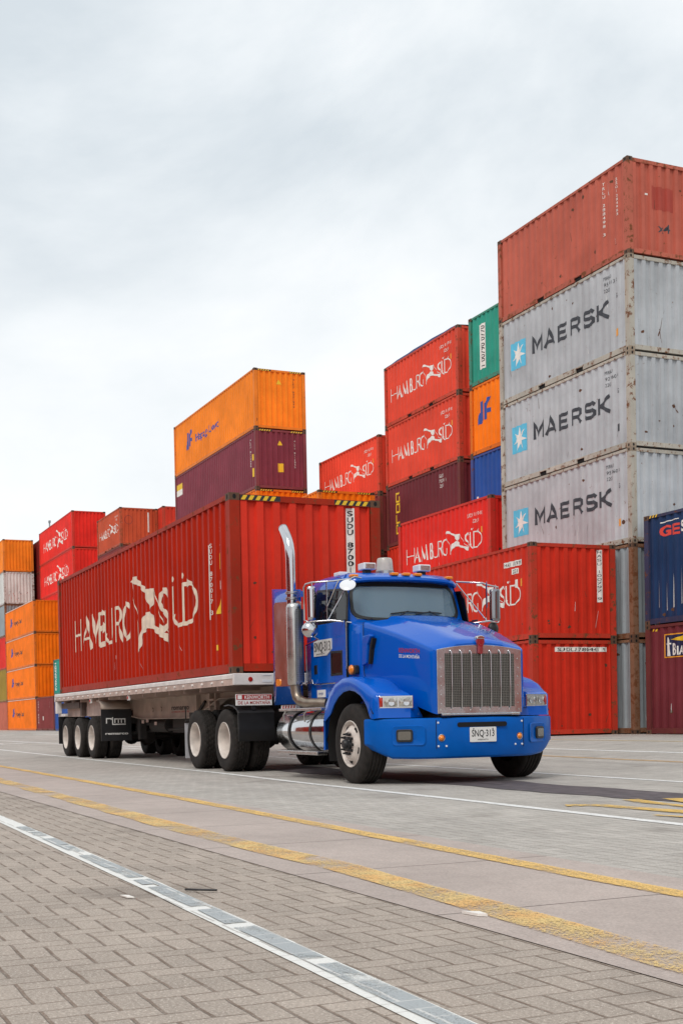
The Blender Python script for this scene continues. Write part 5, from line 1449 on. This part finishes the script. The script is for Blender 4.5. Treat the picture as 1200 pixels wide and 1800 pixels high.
# cab rear wall is part of the shell; catwalk and frame
mb = MB()
for y in (YC-.45, YC+.37): mb.box(-2.9, 5.1, y, y+.08, .74, 1.02)
for x in (-2.8,-1.3,.6,1.9,3.6): mb.box(x, x+.1, YC-.37, YC+.37, .78, .98)
mb.build('frame_rail', GREASE, tr)
mb = MB(); mb.box(1.05, 2.15, .72, 1.95, 1.02, 1.06); mb.lathe([(.001,0),(.52,.0),(.52,.06),(.001,.08)], (-.9, YC, 1.16), 'z', 28); mb.box(-1.3,-.4,.75,1.9,1.02,1.16); mb.build('fifth_wheel', GREASE, tr)
mb = MB(); mb.tube([(.6,.85,.72),(1.7,.85,.72)], .17, 16); mb.tube([(.6,1.8,.72),(1.7,1.8,.72)], .17, 16); mb.build('air_tank', BLACK, tr, 40)
# quarter fenders ahead of the drive wheels with dealer board
for s_ in (0, 1):
    f = (lambda y: y) if not s_ else mY
    prof = [(-.48,1.085),(-.25,1.095),(-.02,1.07),(.12,1.02),(.205,.955),(.185,.905),(.205,.72),(.21,.50)]
    mb = MB(); rws = [[(x, f(y), z) for x, z in prof] for y in (-.22, -.18, .36, .40)] if False else [[(x, f(y), z) for x, z in prof] for y in (.0, .02, .60, .62)]
    mb.grid(rws, flip=(s_ == 1)); o = mb.build('quarter_fender', BLACK, tr, 40); sol = o.modifiers.new('thick', 'SOLIDIFY'); sol.thickness = .02; sol.offset = -1
    if not s_:
        mb = MB(); mb.box(.175,.195, -.03, .585, 1.07, 1.250); bd = mb.build('dealer_board', DECAL, tr, bevel=.004)
        mb = MB(); mb.box(.1955,.198, -.02, .575, 1.160, 1.243); mb.build('red_field', SIGNR, bd)
        vs, fs = fit('KENWORTH', .42, .060, .014); mb = MB(); mb.add([(.201, .115+u, 1.172+v) for u, v in vs], fs); mb.build('lettering', DECAL, bd)
        vs, fs = fit('DE LA MONTAÑA', .55, .050, .012); mb = MB(); mb.add([(.198, .005+u, 1.090+v) for u, v in vs], fs); mb.build('lettering', SIGNR, bd)
        mb = MB(); mb.box(.1985,.2005, .0, .07, 1.170, 1.235); mb.build('small_badge', DECAL, bd)
        mb = MB(); mb.box(.13,.175,.25,.31,1.0,1.12); mb.build('board_bracket', BLACK, bd)
    mb = MB(); a, b_ = sorted((f(.02), f(.62))); mb.box(-2.72,-2.70,a,b_,.17,.80); mb.build('mudflap', simple('pale_mudflap', (.50,.50,.53), .6, noise=.1), tr)
    mb = MB(); mb.tube([(-2.68,f(.02),.84),(-2.68,f(.9),.84)], .02, 8); mb.tube([(-2.68,f(.03),.84),(-2.68,f(.03),1.10)], .012, 6); mb.build('flap_hanger', GREASE, tr)

# wheels
for s_ in (0, 1):
    far = bool(s_)
    wheel(tr, 4.41, mY(.015) if far else .015, .515, ME_T_STEER, ME_R_FRONT, ME_HUB, far)
    for x in (-.50, -2.05): wheel(tr, x, mY(.0) if far else .0, .515, ME_T_DRIVE, ME_R_DISH, None, far, True)
axle(tr, -.50, .52); axle(tr, -2.05, .52)
mb = MB(); mb.tube([(4.41,.3,.48),(4.41,2.35,.48)], .06, 10); mb.box(3.9,4.95,.72,.82,.60,.68); mb.box(3.9,4.95,1.83,1.93,.60,.68); mb.box(3.7,5.0,.9,1.75,.55,1.3); mb.build('front_axle', GREASE, tr)
# seats and steering wheel seen through the glass
for y in (YC-.42, YC+.42):
    mb = MB(); mb.box(2.45,2.60,y-.24,y+.24,1.6,2.36); mb.box(2.50,3.0,y-.26,y+.26,1.5,1.68); mb.box(2.47,2.58,y-.13,y+.13,2.36,2.52); mb.build('seat', simple('grey_seat_cloth', (.05,.05,.055), .9), tr, bevel=.04)
mb = MB(); V = []; mb.M = Matrix.Translation((3.15, YC+.42, 2.02)) @ Matrix.Rotation(R(-62), 4, 'Y'); mb.tube([(.21*math.cos(a), .21*math.sin(a), 0) for a in [2*PI*k/24 for k in range(25)]], .015, 6, caps=False); mb.build('steering_wheel', BLACK, tr, 50)
mb = MB(); mb.box(3.20,3.60,YC-.85,YC+.85,1.7,2.13); mb.build('dashboard', BLACK, tr, bevel=.03)

# ------------------------------------------------------------------ semi-trailer
tl = thing('semi_trailer', 'white flatbed trailer with three axles and cream side beams, coupled behind the blue truck', 'trailer', (0,0,0))
XR, XF = -13.62, .22
mb = MB(); mb.box(XR, XF-.02, -.02, 2.69, 1.455, 1.565); mb.build('deck', CREAM, tl)
for s_ in (0, 1):
    f = (lambda y: y) if not s_ else (lambda y: 2.67-y)
    mb = MB(); y0, y1 = f(-.075), f(-.02)
    mb.prism([(f(-.085),1.50),(f(-.085),1.560),(f(-.07),1.578),(f(.03),1.578),(f(.03),1.50)], 'x', XR, XF-.02); mb.build('side_rail', WHITE, tl)
    mb = MB(); a, b_ = sorted((f(-.078), f(-.03))); mb.box(XR, XF-.02, a, b_, 1.395, 1.498); mb.build('lower_rail', PINK, tl)
    mb = MB()
    for k in range(26):
        x = XF-.5-k*.53; mb.lathe([(.001,-.03),(.018,-.028),(.022,0)], (x, 0, 1.45), 'y', 8, flip=False)
    for v in mb.v: v.y = f(v.y-.078)
    o = mb.build('rope_hooks', WHITE, tl, 50)
mb = MB(); mb.box(XF-.02, XF+.04, -.085, 2.755, 1.395, 1.580); fb = mb.build('front_beam', WHITE, tl, bevel=.012)
mb = MB(); mb.lathe([(.001,.012),(.035,.010),(.04,0)], (XF+.04, .20, 1.485), 'x', 16, flip=True); mb.build('marker_lamp', REDL, fb, 50)
mb = MB(); mb.box(XF+.041, XF+.047, .40, .56, 1.44, 1.475); mb.box(XF+.041, XF+.047, .41, .55, 1.545, 1.56); mb.build('beam_step', LAMPW, fb)
mb = MB()
pb = [(-13.4,1.39),(-13.4,.98),(-9.0,.98),(-8.6,.95),(-8.0,.905),(-4.6,.905),(-4.0,.95),(-2.7,1.24),(-1.2,1.26),(.1,1.26),(.1,1.39)]
for y in (.74, 1.90): mb.prism(pb, 'y', y, y+.025)
for y in (.66, 1.82):
    for a, b_ in zip(pb[1:-2], pb[2:-1]):
        mb.add([(a[0],y,a[1]),(b_[0],y,b_[1]),(b_[0],y+.19,b_[1]),(a[0],y+.19,a[1]),(a[0],y,a[1]-.018),(b_[0],y,b_[1]-.018),(b_[0],y+.19,b_[1]-.018),(a[0],y+.19,a[1]-.018)], [(0,1,2,3),(7,6,5,4),(0,4,5,1),(3,2,6,7)])
beam = mb.build('main_beam', CREAM, tl)
mb = MB()
for x in [-12.9+k*.93 for k in range(14)]: mb.box(x, x+.045, .0, 2.66, 1.33, 1.452)
mb.build('cross_members', PINK, tl)
mb = MB()
for x in (-2.9, -3.25, -4.05): mb.box(x, x+.05, .655, .735, .99, 1.38)
mb.box(-3.3,-2.9,.64,.74,1.20,1.24); mb.build('beam_stiffener', CREAM, tl)
for s, z, h, mt in (('romarco',1.065,.105,K_PAINT),('LA MEJOR OPCION',1.01,.030,SIGNR)):
    vs, fs = fit(s, 1.2, h, .018); mb = MB(); mb.add([(-5.92+u, .735, z+v) for u, v in vs], fs); mb.build('lettering', mt, beam)
for x, z in ((-7.35,1.07),(-6.7,1.08)):
    mb = MB(); V = []; F = []; ribbon([(0,.06),(.06,.05),(.07,0),(.02,-.03)], .02, V, F); mb.add([(x+v[0], .734, z+v[1]) for v in V], F); mb.build('stain_mark', K_PAINT, beam)
for x in (-6.4, -9.8):
    mb = MB(); mb.box(x, x+.10, -.06, -.02, 1.285, 1.385); lm = mb.build('side_lamp', DECAL, tl); mb = MB(); mb.lathe([(.001,-.02),(.032,-.014),(.035,0)], (x+.04,-.06,1.335), 'y', 12); mb.build('lens', REDL, lm, 50)
# rear frame
mb = MB(); mb.box(XR-.05, XR+.03, -.085, 2.755, 1.38, 1.578); mb.box(XR-.02, XR+.20, -.075, .05, 1.08, 1.38); mb.box(XR-.02, XR+.20, 2.62, 2.745, 1.08, 1.38); mb.box(XR, XR+.10, .0, 2.67, 1.0, 1.08); mb.box(XR+.0, XR+.7, .02,.10, 1.0, 1.07); mb.build('rear_frame', WHITE, tl, bevel=.01)
mb = MB(); mb.box(-13.3,-9.3,.30,.62,1.14,1.24); mb.box(-13.35,-11.3,.03,.16,1.20,1.34); mb.box(-11.3,-11.15,.05,.6,1.0,1.34); mb.tube([(-13.2,.4,1.2),(-11.6,.4,1.2)], .08, 10); mb.build('spare_rack', simple('brown_grime', (.09,.06,.05), .7, noise=.3), tl)
for x in (-9.95,-11.40,-12.80):
    wheel(tl, x, .0, .485, ME_T_TRAIL, ME_R_TR, None, False, True); wheel(tl, x, mY(.0), .485, ME_T_TRAIL, ME_R_TR, None, True, True)
    axle(tl, x, .49)
mb = MB()
for y in (.70, 1.86): mb.box(-13.3,-9.0,y,y+.10,.62,.80); mb.box(-9.3,-9.0,y-.02,y+.14,.55,1.10); mb.box(-10.75,-10.6,y,y+.1,.55,1.1); mb.box(-12.2,-12.05,y,y+.1,.55,1.1)
mb.build('suspension', GREASE, tl)
mb = MB(); mb.box(-13.3,-9.25,.17,.20,.99,1.22); mb.box(-11.1,-9.3,.17,.20,1.22,1.37); mb.build('side_skirt_panel', PINK, tl)
# mudguard and flap ahead of the trailer wheels
for s_ in (0, 1):
    f = (lambda y: y) if not s_ else (lambda y: 2.67-y)
    mb = MB(); rws = []
    for q in range(7):
        a = R(92-92*q/6); rws.append([(-9.12+.28*math.cos(a)-.02, f(y), 1.17+.14*math.sin(a)) for y in (-.03,.66)])
    rws = [[(-9.3, f(y), 1.312) for y in (-.03,.66)]] + rws + [[(-8.86, f(y), 1.13) for y in (-.03,.66)]]
    mb.grid(rws, flip=(s_ == 1)); o = mb.build('flap_bracket', CREAM, tl, 40); so = o.modifiers.new('t', 'SOLIDIFY'); so.thickness = .02
    mb = MB(); a, b_ = sorted((f(-.03), f(.66))); mb.box(-8.87,-8.845,a,b_,.42,1.15); fl = mb.build('mudflap', BLACK, tl)
    if not s_:
        V = []; F = []
        for l in ([(.11,.79),(.11,.90),(.22,.90),(.22,.87)], [(.25,.93),(.25,.77),(.55,.77)], [(.30,.80),(.30,.89),(.53,.89),(.53,.80)], [(.38,.80),(.38,.89)], [(.45,.80),(.45,.89)]): ribbon(l, .024, V, F)
        mb = MB(); mb.add([(-8.842, v[0]-.02, v[1]+.02) for v in V], F); mb.build('lettering', DECAL, fl)
        vs, fs = fit('remarco', .52, .055, .025); mb = MB(); mb.add([(-8.842, .06+u, .560+v) for u, v in vs], fs); mb.build('lettering', DECAL, fl)
    mb = MB(); mb.box(-13.5,-13.48,a,b_,.30,1.0); mb.build('mudflap', BLACK, tl)
# landing gear, air tanks under the neck
mb = MB()
for y in (.62, 1.90): mb.box(-4.35,-4.18,y,y+.16,.55,1.0); mb.box(-4.40,-4.13,y-.04,y+.2,.50,.55); mb.tube([(-4.25,y+.08,.9),(-3.6,y+.08,1.2)], .03, 6)
mb.tube([(-4.25,.6,.85),(-4.25,2.1,.85)], .03, 8); mb.build('landing_leg', GREASE, tl)
mb = MB()
for y in (.95,1.5): mb.tube([(-7.9,y,.75),(-6.7,y,.75)], .15, 16)
mb.box(-8.3,-8.1,.66,.8,.45,.9); mb.box(-6.4,-5.2,.9,1.7,.60,.90); mb.tube([(-8.3,.9,.62),(-5,.9,.70)], .03, 6); mb.build('air_tank', GREASE, tl, 40)
mb = MB()
for x, z in ((-7.95,.80),(-7.6,.82),(-6.95,.76)): mb.box(x,x+.16,.655,.67,z,z+.07)
mb.build('brake_hose', PINK, tl)

# ------------------------------------------------------------------ the load
def ex_load(t, H, Ln):
    hazard(t, H)
    rect(t, 'end', 2.065, 1.50, .135, 1.25, W_PAINT, 'number_panel', .006)
    rect(t, 'end', 2.065, .70, .135, .81, W_PAINT, 'number_panel', .006)
    vstack(t, 'SUDU 870017', 'end', 2.088, 2.71, .088, .086, .018, K_PAINT, lift=.012, bold=.01)
    vstack(t, 'SUDU 870017 3', 'side', -1.09, 2.22, .05, .075, .018, W_PAINT); rect(t, 'side', -1.15, .95, .05, 1.25, W_PAINT, 'number_panel', .006)
    vstack(t, '45G1 CAPACITY', 'side', -.66, 2.55, .06, .055, .02, W_PAINT, lift=.006)
    rect(t, 'side', -.68, 1.75, .09, .26, Y_PAINT, 'height_sticker', .006); rect(t, 'side', -.68, 1.42, .09, .14, W_PAINT, 'sticker', .006)
    disp_build([(0,0),(.27,0),(.20,.30)], [(0,1,2)], t, Y_PAINT, 'side', -.82, 1.02, 'warning_triangle', .006)
    rect(t, 'side', -.84, .42, .07, .09, Y_PAINT, 'sticker', .006); rect(t, 'side', -7.7, .62, .05, .08, W_PAINT, 'sticker', .006)
ham_m = ham
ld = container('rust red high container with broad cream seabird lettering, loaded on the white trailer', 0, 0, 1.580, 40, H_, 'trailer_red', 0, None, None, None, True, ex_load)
ham(ld, True, C_PAINT)

# ------------------------------------------------------------------ the rest of the yard, outside the frame but mirrored in the chrome and paint
def plain(X, Y, n, kind, cols, where):
    z = G0 if Y > 0 else 0
    for k in range(n):
        c = cols[(k*5+int(abs(X)))%len(cols)]
        container('plain %s container %s' % (c.replace('_', ' '), where), X, Y, z, kind, S_, c, 0, 'plain containers outside the picture'); z += S_
for i in range(4): plain(19.5+i*14.2, 14.6, 4, 40, ['grey','blue_grey','grey','brown_red','grey'], 'in the same row beyond the right edge')
for i in range(8): plain(-62+i*14.2, -27.5, 4, 40, ['red','orange_red','brown_red','deep_red','maroon'], 'across the road behind the camera')
import sys as _s
for o in bpy.data.objects:
    if o.parent is None and 'label' in o.keys() and len(o['label'].split()) > 16: print('LONG', o['label'])
